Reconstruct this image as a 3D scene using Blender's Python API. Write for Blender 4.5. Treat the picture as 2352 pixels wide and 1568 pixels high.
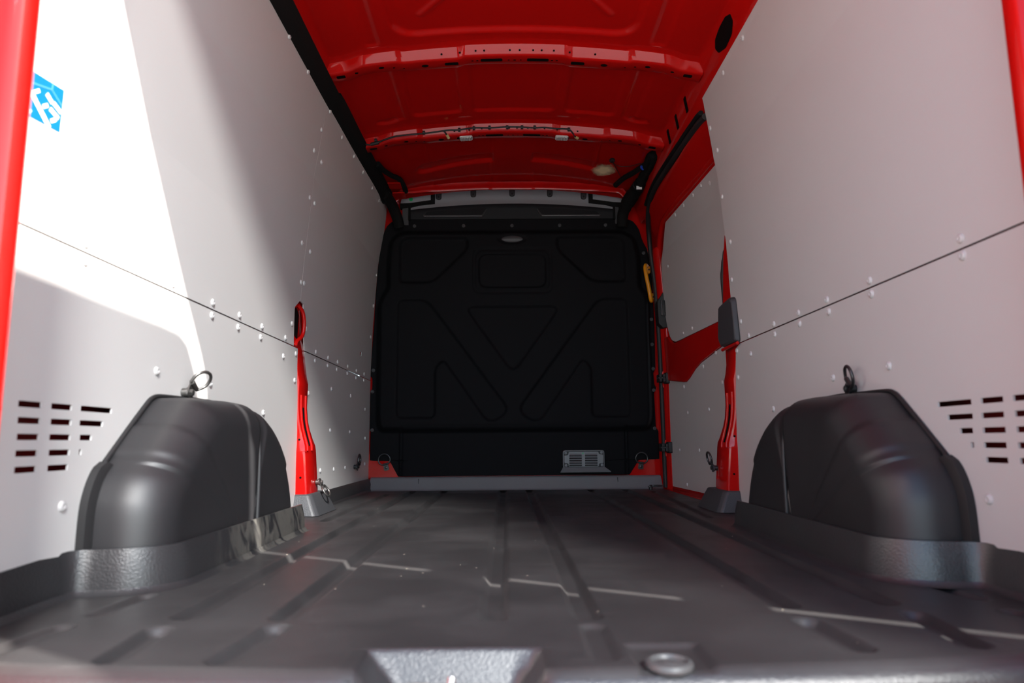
import bpy, bmesh, math, random
import numpy as np
from mathutils import Vector, Matrix
from mathutils.geometry import tessellate_polygon

for o in list(bpy.data.objects):
    bpy.data.objects.remove(o)
scn = bpy.context.scene
COL = scn.collection
random.seed(4)

# ------------------------------------------------------------------ camera
# van coordinates: X right (0 = centre line), Y forward from the camera, Z up (0 = load floor)
F_PX = 1600.0
pitch, yaw, roll = 0.142888, 0.0089457, 0.0079077
cp, sp, cy, sy = math.cos(pitch), math.sin(pitch), math.cos(yaw), math.sin(yaw)
fw = Vector((sy * cp, cy * cp, sp))
rt0 = Vector((cy, -sy, 0.0))
up0 = rt0.cross(fw)
rt = rt0 * math.cos(roll) - up0 * math.sin(roll)
up = up0 * math.cos(roll) + rt0 * math.sin(roll)
cam_data = bpy.data.cameras.new('camera')
cam = bpy.data.objects.new('camera', cam_data)
COL.objects.link(cam)
cam.matrix_world = Matrix(((rt.x, up.x, -fw.x, -0.0444), (rt.y, up.y, -fw.y, 0.0),
                           (rt.z, up.z, -fw.z, 0.285), (0, 0, 0, 1)))
cam_data.sensor_width = 36.0
cam_data.lens = 36.0 * F_PX / 2352.0
cam_data.clip_start = 0.02
cam_data.dof.use_dof = True
cam_data.dof.focus_distance = 3.5
cam_data.dof.aperture_fstop = 3.2
scn.camera = cam

# ------------------------------------------------------------------ sky, sun, exposure
SUN_FROM = Vector((1.0, -0.622, 0.83)).normalized()
SKY, HAZE = 0.68, 2.4
world = bpy.data.worlds.new('world')
scn.world = world
world.use_nodes = True
wn = world.node_tree.nodes
wl = world.node_tree.links
wn.clear()
sky = wn.new('ShaderNodeTexSky')
sky.sky_type = 'NISHITA'
sky.sun_disc = False
sky.sun_elevation = math.asin(SUN_FROM.z)
sky.sun_rotation = math.atan2(SUN_FROM.x, SUN_FROM.y)
sky.air_density = 1.0
sky.dust_density = 0.6
sky.ozone_density = 1.5
bgn = wn.new('ShaderNodeBackground')
bgn.inputs['Strength'].default_value = SKY
# summer sky: blue above, a pale hazy cloud band low down all the way round, brightening smoothly towards the sun's side
wtc = wn.new('ShaderNodeTexCoord')
wsep = wn.new('ShaderNodeSeparateXYZ')
wl.new(wtc.outputs['Generated'], wsep.inputs[0])
wmr = wn.new('ShaderNodeMapRange')
wmr.interpolation_type = 'SMOOTHSTEP'
wmr.inputs['From Min'].default_value = 0.05
wmr.inputs['From Max'].default_value = 0.50
wmr.inputs['To Min'].default_value = HAZE
wmr.inputs['To Max'].default_value = 0.0
wl.new(wsep.outputs['Z'], wmr.inputs['Value'])
hz = wn.new('ShaderNodeBackground')
hz.inputs['Color'].default_value = (0.95, 1.0, 1.03, 1)
flat = wn.new('ShaderNodeVectorMath')
flat.operation = 'MULTIPLY'
flat.inputs[1].default_value = (1, 1, 0)
wl.new(wtc.outputs['Generated'], flat.inputs[0])
nrm = wn.new('ShaderNodeVectorMath')
nrm.operation = 'NORMALIZE'
wl.new(flat.outputs[0], nrm.inputs[0])
dt = wn.new('ShaderNodeVectorMath')
dt.operation = 'DOT_PRODUCT'
dt.inputs[1].default_value = Vector((SUN_FROM.x, SUN_FROM.y, 0)).normalized()
wl.new(nrm.outputs[0], dt.inputs[0])
wph = wn.new('ShaderNodeMapRange')
wph.interpolation_type = 'SMOOTHSTEP'
wph.inputs['From Min'].default_value = -0.2
wph.inputs['From Max'].default_value = 0.95
wph.inputs['To Min'].default_value = 0.5
wph.inputs['To Max'].default_value = 1.0
wl.new(dt.outputs['Value'], wph.inputs['Value'])
wmul = wn.new('ShaderNodeMath')
wmul.operation = 'MULTIPLY'
wl.new(wmr.outputs['Result'], wmul.inputs[0])
wl.new(wph.outputs['Result'], wmul.inputs[1])
wl.new(wmul.outputs[0], hz.inputs['Strength'])
wadd = wn.new('ShaderNodeAddShader')
wout = wn.new('ShaderNodeOutputWorld')
tint = wn.new('ShaderNodeMix')
tint.data_type = 'RGBA'
tint.blend_type = 'MULTIPLY'
tint.inputs['Factor'].default_value = 1.0
tint.inputs['B'].default_value = (0.92, 1.02, 1.04, 1)
wl.new(sky.outputs[0], tint.inputs['A'])
wl.new(tint.outputs['Result'], bgn.inputs[0])
wl.new(bgn.outputs[0], wadd.inputs[0])
wl.new(hz.outputs[0], wadd.inputs[1])
wl.new(wadd.outputs[0], wout.inputs[0])

sd = bpy.data.lights.new('sun', 'SUN')
sd.energy = 27.0
sd.angle = math.radians(0.6)
sd.color = (1.0, 0.94, 0.86)
sun = bpy.data.objects.new('sun', sd)
COL.objects.link(sun)
sun.rotation_euler = SUN_FROM.to_track_quat('Z', 'Y').to_euler()
sun.location = SUN_FROM * 12

# the sun thrown back, softened, as if by unseen upright glass behind the camera: an added lamp
AZ, EL = math.radians(68), math.radians(33)
GLINT = Vector((math.cos(AZ) * math.cos(EL), -math.sin(AZ) * math.cos(EL), math.sin(EL)))
gd = bpy.data.lights.new('sun_glint', 'SUN')
gd.energy = 9.5
gd.angle = math.radians(9)
gd.color = (1.0, 0.985, 0.95)
glint = bpy.data.objects.new('sun_glint', gd)
COL.objects.link(glint)
glint.rotation_euler = GLINT.to_track_quat('Z', 'Y').to_euler()
glint.location = GLINT * 12

vs = scn.view_settings
vs.view_transform = 'Standard'
vs.look = 'None'
vs.gamma = 1.0
vs.use_curve_mapping = False
vs.exposure = -0.4

# ------------------------------------------------------------------ materials
def mat(name, col, rough=0.5, metal=0.0, coat=0.0, coat_rough=0.05, spec=0.5,
        noise=None, bump=None, var=0.0, trans=0.0, alpha=1.0):
    """noise=(scale, strength) colour variation; bump=(scale, height in m, detail)"""
    m = bpy.data.materials.new(name)
    m.use_nodes = True
    nt = m.node_tree
    b = nt.nodes['Principled BSDF']
    b.inputs['Base Color'].default_value = (*col, 1)
    b.inputs['Roughness'].default_value = rough
    b.inputs['Metallic'].default_value = metal
    b.inputs['Coat Weight'].default_value = coat
    b.inputs['Coat Roughness'].default_value = coat_rough
    b.inputs['Specular IOR Level'].default_value = spec
    b.inputs['Transmission Weight'].default_value = trans
    tc = nt.nodes.new('ShaderNodeTexCoord')
    if noise:
        n = nt.nodes.new('ShaderNodeTexNoise')
        n.inputs['Scale'].default_value = noise[0]
        n.inputs['Detail'].default_value = 6
        nt.links.new(tc.outputs['Object'], n.inputs['Vector'])
        mx = nt.nodes.new('ShaderNodeMix')
        mx.data_type = 'RGBA'
        s = noise[1]
        mx.inputs['A'].default_value = (*[max(0, c * (1 - s)) for c in col], 1)
        mx.inputs['B'].default_value = (*[min(1, c * (1 + s)) for c in col], 1)
        nt.links.new(n.outputs['Fac'], mx.inputs['Factor'])
        nt.links.new(mx.outputs['Result'], b.inputs['Base Color'])
        if var:
            mr = nt.nodes.new('ShaderNodeMapRange')
            mr.inputs['To Min'].default_value = rough - var
            mr.inputs['To Max'].default_value = rough + var
            nt.links.new(n.outputs['Fac'], mr.inputs['Value'])
            nt.links.new(mr.outputs['Result'], b.inputs['Roughness'])
    if bump:
        n2 = nt.nodes.new('ShaderNodeTexNoise')
        n2.inputs['Scale'].default_value = bump[0]
        n2.inputs['Detail'].default_value = bump[2]
        nt.links.new(tc.outputs['Object'], n2.inputs['Vector'])
        bp = nt.nodes.new('ShaderNodeBump')
        bp.inputs['Distance'].default_value = bump[1]
        bp.inputs['Strength'].default_value = 1.0
        nt.links.new(n2.outputs['Fac'], bp.inputs['Height'])
        nt.links.new(bp.outputs['Normal'], b.inputs['Normal'])
    return m


M = {}
M['lining'] = mat('lining_grey', (0.60, 0.595, 0.585), 0.42, noise=(3, .02), bump=(900, .00012, 2))
M['lining_edge'] = mat('rivet_grey', (0.58, 0.58, 0.575), 0.45)
M['red'] = mat('red_paint', (0.50, 0.0040, 0.0028), 0.5, spec=.05, coat=.65, coat_rough=0.04, bump=(40, .00025, 2))
M['red_primer'] = mat('red_inner_metal', (0.2, 0.002, 0.004), 0.5, coat=.3, coat_rough=.2)
M['bulk'] = mat('bulkhead_black', (0.0055, 0.0055, 0.0068), 0.70, spec=.10, bump=(700, .0002, 2))
M['kick'] = mat('kick_grey', (0.20, 0.205, 0.215), 0.45, bump=(420, .0006, 3))
M['boot'] = mat('boot_plastic', (0.055, 0.057, 0.062), 0.42, bump=(300, .0009, 3))
M['visor_face'] = mat('charcoal_plastic', (0.009, 0.009, 0.011), 0.55, spec=.15, bump=(900, .0001, 2))
M['flange'] = mat('pale_grey_plastic', (0.30, 0.31, 0.33), 0.5, bump=(900, .0001, 2))
M['visor'] = mat('dark_grey_plastic', (0.045, 0.045, 0.05), 0.5, bump=(900, .0001, 2))
M['arch'] = mat('arch_plastic', (0.013, 0.013, 0.015), 0.50, spec=.7, noise=(5, .25), var=.05, bump=(650, .00018, 3))
M['grain'] = mat('grained_plastic', (0.022, 0.022, 0.024), 0.42, spec=1.0, noise=(14, .3), var=.05, bump=(260, .0009, 3))
M['rubber'] = mat('black_rubber', (0.012, 0.012, 0.013), 0.6)
M['softblack'] = mat('black_foam', (0.006, 0.006, 0.006), 0.85, spec=.2)
M['hole'] = mat('dark_hole', (0.004, 0.002, 0.002), 0.9, spec=.1)
M['steel_dark'] = mat('dark_zinc', (0.20, 0.195, 0.185), 0.36, metal=.9, noise=(60, .2))
M['steel_black'] = mat('black_steel', (0.03, 0.03, 0.032), 0.28, metal=.3, coat=.4)
M['steel'] = mat('bright_steel', (0.72, 0.71, 0.69), 0.25, metal=1.0)
M['yellow'] = mat('yellow_plastic', (0.72, 0.27, 0.006), 0.38)
M['lens'] = mat('lamp_lens', (0.62, 0.60, 0.58), 0.25, bump=(420, .0012, 1))
M['blue'] = mat('blue_print', (0.0, 0.115, 0.30), 0.45)
M['white'] = mat('white_print', (0.86, 0.86, 0.86), 0.5)
M['cyanline'] = mat('pale_blue_print', (0.06, 0.24, 0.33), 0.45)
M['green'] = mat('green_dot', (0.0, 0.42, 0.12), 0.5)
M['bluepl'] = mat('blue_plastic', (0.01, 0.06, 0.5), 0.35)
M['grey'] = mat('grey_plug', (0.07, 0.07, 0.07), 0.45, noise=(40, .15))
M['ventgrey'] = mat('vent_grey', (0.16, 0.17, 0.18), 0.42, bump=(800, .0001, 2))
M['concrete'] = mat('forecourt', (0.38, 0.375, 0.36), 0.85, noise=(1.5, .15), bump=(60, .002, 6))
M['bumper'] = mat('bumper_plastic', (0.03, 0.03, 0.032), 0.5, bump=(300, .0006, 2))
M['glass'] = mat('window_glass', (0.02, 0.025, 0.03), 0.05, coat=.5)


def floor_material():
    m = bpy.data.materials.new('floor_liner')
    m.use_nodes = True
    nt = m.node_tree
    L = nt.links.new
    b = nt.nodes['Principled BSDF']
    tc = nt.nodes.new('ShaderNodeTexCoord')

    def noise(scale, detail, vec=None, rough=.55):
        n = nt.nodes.new('ShaderNodeTexNoise')
        n.inputs['Scale'].default_value = scale
        n.inputs['Detail'].default_value = detail
        n.inputs['Roughness'].default_value = rough
        L(vec or tc.outputs['Object'], n.inputs['Vector'])
        return n.outputs['Fac']

    def ramp(v, a, b_):
        r = nt.nodes.new('ShaderNodeMapRange')
        r.clamp = True
        r.inputs['From Min'].default_value = a
        r.inputs['From Max'].default_value = b_
        L(v, r.inputs['Value'])
        return r.outputs['Result']

    def math_(op, a, b_):
        n = nt.nodes.new('ShaderNodeMath')
        n.operation = op
        for i, v in enumerate((a, b_)):
            if hasattr(v, 'links'):
                L(v, n.inputs[i])
            else:
                n.inputs[i].default_value = v
        return n.outputs[0]

    mp = nt.nodes.new('ShaderNodeMapping')
    mp.inputs['Scale'].default_value = (2.2, 14, 1)
    mp.inputs['Rotation'].default_value = (0, 0, .35)
    L(tc.outputs['Object'], mp.inputs['Vector'])
    scuff = ramp(noise(2.4, 7, mp.outputs[0], .65), .60, .82)
    dust = ramp(noise(3.1, 5), .42, .78)
    mp2 = nt.nodes.new('ShaderNodeMapping')
    mp2.inputs['Scale'].default_value = (30, 3, 1)
    L(tc.outputs['Object'], mp2.inputs['Vector'])
    vo = nt.nodes.new('ShaderNodeTexVoronoi')
    vo.inputs['Scale'].default_value = 26
    L(tc.outputs['Object'], vo.inputs['Vector'])
    rnd = nt.nodes.new('ShaderNodeSeparateColor')
    L(vo.outputs['Color'], rnd.inputs[0])
    dot = math_('MULTIPLY', math_('LESS_THAN', vo.outputs['Distance'], .055), math_('GREATER_THAN', rnd.outputs[0], .86))
    fac = math_('ADD', math_('MULTIPLY', scuff, .26), math_('MULTIPLY', dust, .12))
    mx = nt.nodes.new('ShaderNodeMix')
    mx.data_type = 'RGBA'
    mx.inputs['A'].default_value = (.030, .029, .030, 1)
    mx.inputs['B'].default_value = (.15, .147, .145, 1)
    L(fac, mx.inputs['Factor'])
    mx2 = nt.nodes.new('ShaderNodeMix')
    mx2.data_type = 'RGBA'
    mx2.inputs['B'].default_value = (.55, .50, .40, 1)
    L(mx.outputs['Result'], mx2.inputs['A'])
    L(dot, mx2.inputs['Factor'])
    L(mx2.outputs['Result'], b.inputs['Base Color'])
    rr = nt.nodes.new('ShaderNodeMapRange')
    rr.inputs['To Min'].default_value = .40
    rr.inputs['To Max'].default_value = .58
    L(dust, rr.inputs['Value'])
    L(rr.outputs['Result'], b.inputs['Roughness'])
    bp = nt.nodes.new('ShaderNodeBump')
    bp.inputs['Distance'].default_value = .0004
    L(noise(420, 3), bp.inputs['Height'])
    L(bp.outputs['Normal'], b.inputs['Normal'])
    return m


def worn_material():
    """upstand of the floor liner: black with pale scuffed, smeared wear"""
    m = mat('worn_upstand', (0.022, 0.022, 0.024), .36, bump=(260, .0009, 3))
    nt = m.node_tree
    L = nt.links.new
    b = nt.nodes['Principled BSDF']
    tc = nt.nodes.new('ShaderNodeTexCoord')
    mp = nt.nodes.new('ShaderNodeMapping')
    mp.inputs['Scale'].default_value = (1, 7, 4)
    L(tc.outputs['Object'], mp.inputs['Vector'])
    n = nt.nodes.new('ShaderNodeTexNoise')
    n.inputs['Scale'].default_value = 2.6
    n.inputs['Detail'].default_value = 7
    n.inputs['Distortion'].default_value = 1.2
    L(mp.outputs[0], n.inputs['Vector'])
    r = nt.nodes.new('ShaderNodeMapRange')
    r.inputs['From Min'].default_value = .40
    r.inputs['From Max'].default_value = .54
    L(n.outputs['Fac'], r.inputs['Value'])
    mx = nt.nodes.new('ShaderNodeMix')
    mx.data_type = 'RGBA'
    mx.inputs['A'].default_value = (.022, .022, .024, 1)
    mx.inputs['B'].default_value = (.085, .082, .075, 1)
    sx = nt.nodes.new('ShaderNodeSeparateXYZ')
    L(tc.outputs['Object'], sx.inputs[0])
    mk = nt.nodes.new('ShaderNodeMapRange')
    mk.interpolation_type = 'SMOOTHSTEP'
    mk.inputs['From Min'].default_value = 1.58
    mk.inputs['From Max'].default_value = 1.9
    L(sx.outputs['Y'], mk.inputs['Value'])
    mm = nt.nodes.new('ShaderNodeMath')
    mm.operation = 'MULTIPLY'
    L(r.outputs['Result'], mm.inputs[0])
    L(mk.outputs['Result'], mm.inputs[1])
    L(mm.outputs[0], mx.inputs['Factor'])
    L(mx.outputs['Result'], b.inputs['Base Color'])
    return m


def blur_material():  # blurred bright spot put into a cream colour, edges faded by alpha
    m = mat('cream_blur', (.92, .76, .46), .6)
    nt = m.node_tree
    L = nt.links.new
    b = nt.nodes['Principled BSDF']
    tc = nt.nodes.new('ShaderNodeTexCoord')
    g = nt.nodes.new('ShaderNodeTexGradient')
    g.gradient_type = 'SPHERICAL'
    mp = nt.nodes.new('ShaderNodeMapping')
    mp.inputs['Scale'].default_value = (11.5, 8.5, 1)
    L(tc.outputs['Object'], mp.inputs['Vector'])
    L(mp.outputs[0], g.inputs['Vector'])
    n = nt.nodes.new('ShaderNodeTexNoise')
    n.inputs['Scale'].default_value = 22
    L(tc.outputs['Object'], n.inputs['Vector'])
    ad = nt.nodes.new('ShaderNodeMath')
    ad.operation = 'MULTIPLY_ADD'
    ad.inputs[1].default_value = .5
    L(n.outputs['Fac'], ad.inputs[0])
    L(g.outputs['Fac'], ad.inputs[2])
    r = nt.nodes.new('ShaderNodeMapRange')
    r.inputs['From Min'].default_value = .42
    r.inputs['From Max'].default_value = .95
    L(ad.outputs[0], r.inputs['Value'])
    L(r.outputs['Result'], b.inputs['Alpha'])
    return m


M['floor'] = floor_material()
M['worn'] = worn_material()
M['blur'] = blur_material()

# ------------------------------------------------------------------ helpers
def link(name, me, m=None, parent=None, smooth=False, angle=None):
    o = bpy.data.objects.new(name, me)
    COL.objects.link(o)
    if m is not None and not me.materials:
        me.materials.append(M[m] if isinstance(m, str) else m)
    if smooth:
        me.polygons.foreach_set('use_smooth', [True] * len(me.polygons))
        if angle:
            try:
                me.set_sharp_from_angle(angle=math.radians(angle))
            except Exception:
                pass
    if parent is not None:
        o.parent = parent
        o.matrix_parent_inverse = Matrix.Translation(-Vector(parent.location))
    return o


def pyd(name, v, f, m, parent=None, smooth=False, angle=None, fix=True):
    me = bpy.data.meshes.new(name)
    me.from_pydata([tuple(map(float, p)) for p in v], [], f)
    if fix:
        bm = bmesh.new()
        bm.from_mesh(me)
        bmesh.ops.recalc_face_normals(bm, faces=bm.faces)
        bm.to_mesh(me)
        bm.free()
    me.update()
    return link(name, me, m, parent, smooth, angle)


def bmo(name, bm, m, parent=None, smooth=False, angle=None):
    me = bpy.data.meshes.new(name)
    bmesh.ops.recalc_face_normals(bm, faces=bm.faces)
    bm.to_mesh(me)
    bm.free()
    return link(name, me, m, parent, smooth, angle)


def grid(name, P, m, parent=None, smooth=True, angle=None, flip=False):
    """P: array (nu, nv, 3)"""
    nu, nv = P.shape[:2]
    idx = np.arange(nu * nv).reshape(nu, nv)
    q = np.stack([idx[:-1, :-1], idx[1:, :-1], idx[1:, 1:], idx[:-1, 1:]], -1).reshape(-1, 4)
    if flip:
        q = q[:, ::-1]
    me = bpy.data.meshes.new(name)
    me.from_pydata(P.reshape(-1, 3).tolist(), [], q.tolist())
    me.update()
    return link(name, me, m, parent, smooth, angle)


def prop(o, label=None, cat=None, group=None, kind=None):
    if label:
        o['label'] = label
    if cat:
        o['category'] = cat
    if group:
        o['group'] = group
    if kind:
        o['kind'] = kind
    return o


def empty(name, loc=(0, 0, 0)):
    o = bpy.data.objects.new(name, None)
    o.empty_display_size = .05
    COL.objects.link(o)
    o.location = loc
    return o


def solidify(o, t, off=-1.0):
    md = o.modifiers.new('thickness', 'SOLIDIFY')
    md.thickness = t
    md.offset = off
    return o


def bevel(o, w, seg=2, ang=30):
    md = o.modifiers.new('bevel', 'BEVEL')
    md.width = w
    md.segments = seg
    md.limit_method = 'ANGLE'
    md.angle_limit = math.radians(ang)
    return o


def box(name, x0, x1, y0, y1, z0, z1, m, parent=None, bev=0, seg=2):
    v = [(x, y, z) for x in (x0, x1) for y in (y0, y1) for z in (z0, z1)]
    f = [(0, 1, 3, 2), (4, 6, 7, 5), (0, 4, 5, 1), (2, 3, 7, 6), (0, 2, 6, 4), (1, 5, 7, 3)]
    o = pyd(name, v, f, m, parent)
    if bev:
        bevel(o, bev, seg)
        o.data.polygons.foreach_set('use_smooth', [True] * len(o.data.polygons))
    return o


def smooth_path(pts, n=8, closed=False):
    """Catmull-Rom through points"""
    P = [Vector(p) for p in pts]
    out = []
    N = len(P)
    rng = range(N) if closed else range(N - 1)
    for i in rng:
        p1, p2 = P[i], P[(i + 1) % N]
        p0 = P[i - 1] if (i > 0 or closed) else p1 * 2 - p2
        p3 = P[(i + 2) % N] if (i + 2 < N or closed) else p2 * 2 - p1
        for k in range(n):
            t = k / n
            out.append(.5 * ((2 * p1) + (p2 - p0) * t + (2 * p0 - 5 * p1 + 4 * p2 - p3) * t * t + (3 * p1 - p0 - 3 * p2 + p3) * t ** 3))
    if not closed:
        out.append(P[-1])
    return out


def tube(name, pts, r, m, parent=None, seg=10, closed=False, smooth_n=0, rad=None):
    P = smooth_path(pts, smooth_n, closed) if smooth_n else [Vector(p) for p in pts]
    n = len(P)
    v, f = [], []
    prev = None
    for i, p in enumerate(P):
        a = P[i - 1] if (i > 0 or closed) else p
        b = P[(i + 1) % n] if (i < n - 1 or closed) else p
        t = (b - a).normalized()
        if prev is None:
            ref = Vector((0, 0, 1)) if abs(t.z) < .9 else Vector((1, 0, 0))
            u = t.cross(ref).normalized()
        else:
            u = (prev - t * prev.dot(t)).normalized()
        prev = u
        w = t.cross(u)
        rr = r if rad is None else rad[min(len(rad) - 1, int(i * len(rad) / n))]
        for k in range(seg):
            an = 2 * math.pi * k / seg
            v.append(p + (u * math.cos(an) + w * math.sin(an)) * rr)
    m_ = n if closed else n - 1
    for i in range(m_):
        for k in range(seg):
            a, b = i * seg + k, i * seg + (k + 1) % seg
            c, d = ((i + 1) % n) * seg + (k + 1) % seg, ((i + 1) % n) * seg + k
            f.append((a, b, c, d))
    if not closed:
        f.append(tuple(range(seg))[::-1])
        f.append(tuple((n - 1) * seg + k for k in range(seg)))
    return pyd(name, v, f, m, parent, True, 50)


def lathe(name, prof, axis, origin, m, parent=None, seg=20):
    """prof: list of (radius, height along axis)"""
    ax = Vector(axis).normalized()
    ref = Vector((0, 0, 1)) if abs(ax.z) < .9 else Vector((1, 0, 0))
    u = ax.cross(ref).normalized()
    w = ax.cross(u)
    v, f = [], []
    o = Vector(origin)
    for r, h in prof:
        for k in range(seg):
            a = 2 * math.pi * k / seg
            v.append(o + ax * h + (u * math.cos(a) + w * math.sin(a)) * r)
    for i in range(len(prof) - 1):
        for k in range(seg):
            f.append((i * seg + k, i * seg + (k + 1) % seg, (i + 1) * seg + (k + 1) % seg, (i + 1) * seg + k))
    f.append(tuple(range(seg))[::-1])
    f.append(tuple((len(prof) - 1) * seg + k for k in range(seg)))
    return pyd(name, v, f, m, parent, True, 35)


def round_poly(pts, r, n=5):
    """round the corners of a 2-D polygon"""
    out = []
    N = len(pts)
    for i in range(N):
        p0, p1, p2 = (np.array(pts[j % N], float) for j in (i - 1, i, i + 1))
        rr = r[i] if isinstance(r, (list, tuple)) else r
        a, b = p0 - p1, p2 - p1
        la, lb = np.linalg.norm(a), np.linalg.norm(b)
        a, b = a / la, b / lb
        d = min(rr, la * .48, lb * .48)
        if d < 1e-6:
            out.append(tuple(p1))
            continue
        A, B = p1 + a * d, p1 + b * d
        for k in range(n + 1):
            t = k / n
            out.append(tuple((1 - t) ** 2 * A + 2 * t * (1 - t) * p1 + t * t * B))
    return out


def prism(name, poly, fn0, fn1, m, parent=None, bev=0, smooth=False):
    """extrude a 2-D polygon between two mappings (u,v)->xyz"""
    n = len(poly)
    v = [fn0(*p) for p in poly] + [fn1(*p) for p in poly]
    f = [tuple(range(n))[::-1], tuple(range(n, 2 * n))]
    f += [(i, (i + 1) % n, n + (i + 1) % n, n + i) for i in range(n)]
    o = pyd(name, v, f, m, parent, smooth, 40)
    if bev:
        bevel(o, bev, 2, 40)
    return o


# wall profile: half width against height
ZP = [-1, .70, 1.0, 1.4, 1.7, 1.76]
XP = [.885, .885, .877, .853, .805, .79]


def PX(z, off=0.0):
    return float(np.interp(z, ZP, XP)) + off


def wall_sheet(name, poly, side, m, parent, off=0.0, thick=.004, holes=()):
    """lining panel cut to an outline in (Y,z), bent to the wall profile"""
    bm = bmesh.new()
    bm.faces.new([bm.verts.new((0, y, z)) for y, z in poly])
    cuts = set()
    for y0, y1, z0, z1 in holes:
        cuts |= {('y', y0), ('y', y1), ('z', z0), ('z', z1)}
    cuts |= {('z', zc) for zc in (.75, .8, .85, .9, .95, 1.0, 1.1, 1.2, 1.3, 1.4, 1.5, 1.6, 1.7)}
    for ax_, c in sorted(cuts):
        bmesh.ops.bisect_plane(bm, geom=bm.verts[:] + bm.edges[:] + bm.faces[:], plane_co=(0, c, 0) if ax_ == 'y' else (0, 0, c), plane_no=(0, 1, 0) if ax_ == 'y' else (0, 0, 1))
    dead = []
    for fc in bm.faces:
        c = fc.calc_center_median()
        if any(y0 < c.y < y1 and z0 < c.z < z1 for y0, y1, z0, z1 in holes):
            dead.append(fc)
    bmesh.ops.delete(bm, geom=dead, context='FACES')
    for v in bm.verts:
        v.co.x = side * PX(v.co.z, off(v.co.y) if callable(off) else off)
    bm.normal_update()
    me = bpy.data.meshes.new(name)
    for fc in bm.faces:
        if fc.normal.x * side > 0:
            fc.normal_flip()
    bm.to_mesh(me)
    bm.free()
    o = link(name, me, m, parent)
    solidify(o, thick, -1)
    return o


# one rivet head, shared by every rivet (axis along +X)
def rivet_mesh():
    prof = [(.0108, 0), (.0102, .0026), (.0078, .0050), (.004, .0062), (.0033, .0048), (.0001, .0048)]
    v, f = [], []
    seg = 10
    for r, h in prof:
        for k in range(seg):
            a = 2 * math.pi * k / seg
            v.append((h, r * math.cos(a), r * math.sin(a)))
    for i in range(len(prof) - 1):
        for k in range(seg):
            f.append((i * seg + k, i * seg + (k + 1) % seg, (i + 1) * seg + (k + 1) % seg, (i + 1) * seg + k))
    me = bpy.data.meshes.new('rivet')
    me.from_pydata(v, [], f)
    me.materials.append(M['lining_edge'])
    me.polygons.foreach_set('use_smooth', [True] * len(f))
    me.update()
    return me


RIV = rivet_mesh()


def rivets(pts, side, parent, off=0.0):
    off0 = off
    for y, z in pts:
        off = off0(y) if callable(off0) else off0
        o = bpy.data.objects.new('rivet', RIV)
        COL.objects.link(o)
        o.parent = parent
        sl = (PX(z + .02) - PX(z - .02)) / .04
        o.location = (side * PX(z, off), y, z)
        n = Vector((-side * 1.0, 0, sl * 1.0)).normalized()
        o.rotation_euler = n.to_track_quat('X', 'Z').to_euler()


# ================================================================== SETTING
# ---- ground outside
g = pyd('ground', [(-40, -40, -.62), (40, -40, -.62), (40, 40, -.62), (-40, 40, -.62)], [(0, 1, 2, 3)], 'concrete')
prop(g, 'pale concrete forecourt outside the open rear doors', 'ground', kind='structure')

# ---- floor liner: flat sheet with recessed grooves, latch pocket and plug recess
def sstep(a, b, x):
    t = np.clip((x - a) / (b - a), 0, 1)
    return t * t * (3 - 2 * t)


def seg_dist(px, py, ax, ay, bx, by):
    dx, dy = bx - ax, by - ay
    t = np.clip(((px - ax) * dx + (py - ay) * dy) / (dx * dx + dy * dy), 0, 1)
    return np.hypot(px - ax - t * dx, py - ay - t * dy)


GROOVES = [  # (x0,y0,x1,y1,halfwidth,depth)
    (-.583, 1.225, -.60, 4.20, .020, .015), (-.416, 1.21, -.416, 4.24, .020, .015),
    (-.068, 1.20, -.066, 4.24, .021, .015), (.087, 1.20, .090, 4.24, .021, .015),
    (.440, 1.26, .455, 4.24, .020, .015), (.620, 1.275, .655, 4.20, .020, .015),
    (-.717, 2.66, -.712, 3.95, .017, .010), (.705, 2.66, .790, 4.05, .017, .010),
    (-.745, 1.25, -.733, 1.39, .017, .010), (.803, 1.30, .788, 1.45, .017, .010),
    (-.578, .995, -.588, 1.14, .019, .014), (-.424, .985, -.408, 1.145, .019, .014),
    (.440, 1.01, .432, 1.155, .019, .014), (.607, 1.02, .624, 1.195, .019, .014),
    (.085, .985, .087, 1.13, .019, .007), (.80, 1.10, .79, 1.2, .016, .008), (-.765, 1.02, -.75, 1.16, .018, .009)]
gx = sorted({round(c + d, 4) for (a, _, b, _, w, _) in GROOVES for c in (a, b, (a + b) / 2)
             for d in np.linspace(-w * 1.5, w * 1.5, 11)} |
            set(np.round(np.linspace(-.90, .93, 90), 4)) | {-.237, -.19, -.036, .0, .124, .223, .13, .217})
gx = np.array([x for i, x in enumerate(gx)])
keep = [gx[0]]
for x in gx[1:]:
    if x - keep[-1] > .0022:
        keep.append(x)
gx = np.array(keep)
gy = np.unique(np.round(np.concatenate([np.linspace(.905, 1.5, 170), np.linspace(1.5, 2.6, 90), np.linspace(2.6, 4.30, 110)]), 4))
GX, GY = np.meshgrid(gx, gy, indexing='ij')
# rear edge bows outwards at the centre line
rear = .922 + .09 * GX * GX
GYw = np.where(GY < 1.5, rear + (GY - .905) * (1.5 - rear) / (1.5 - .905), GY)
GZ = np.zeros_like(GX)
for ax_, ay_, bx_, by_, w, dp in GROOVES:
    d = seg_dist(GX, GYw, ax_, ay_, bx_, by_)
    GZ = np.minimum(GZ, -dp * (1 - sstep(w * .55, w * 1.35, d)))
# latch pocket: sloped sides running down towards the rear edge
pk = np.minimum.reduce([np.clip((GX + .243) / .05, 0, 1), np.clip((.005 - GX) / .04, 0, 1), np.clip((1.028 - GYw) / .026, 0, 1)])
GZ = np.minimum(GZ, -.05 * pk)
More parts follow.
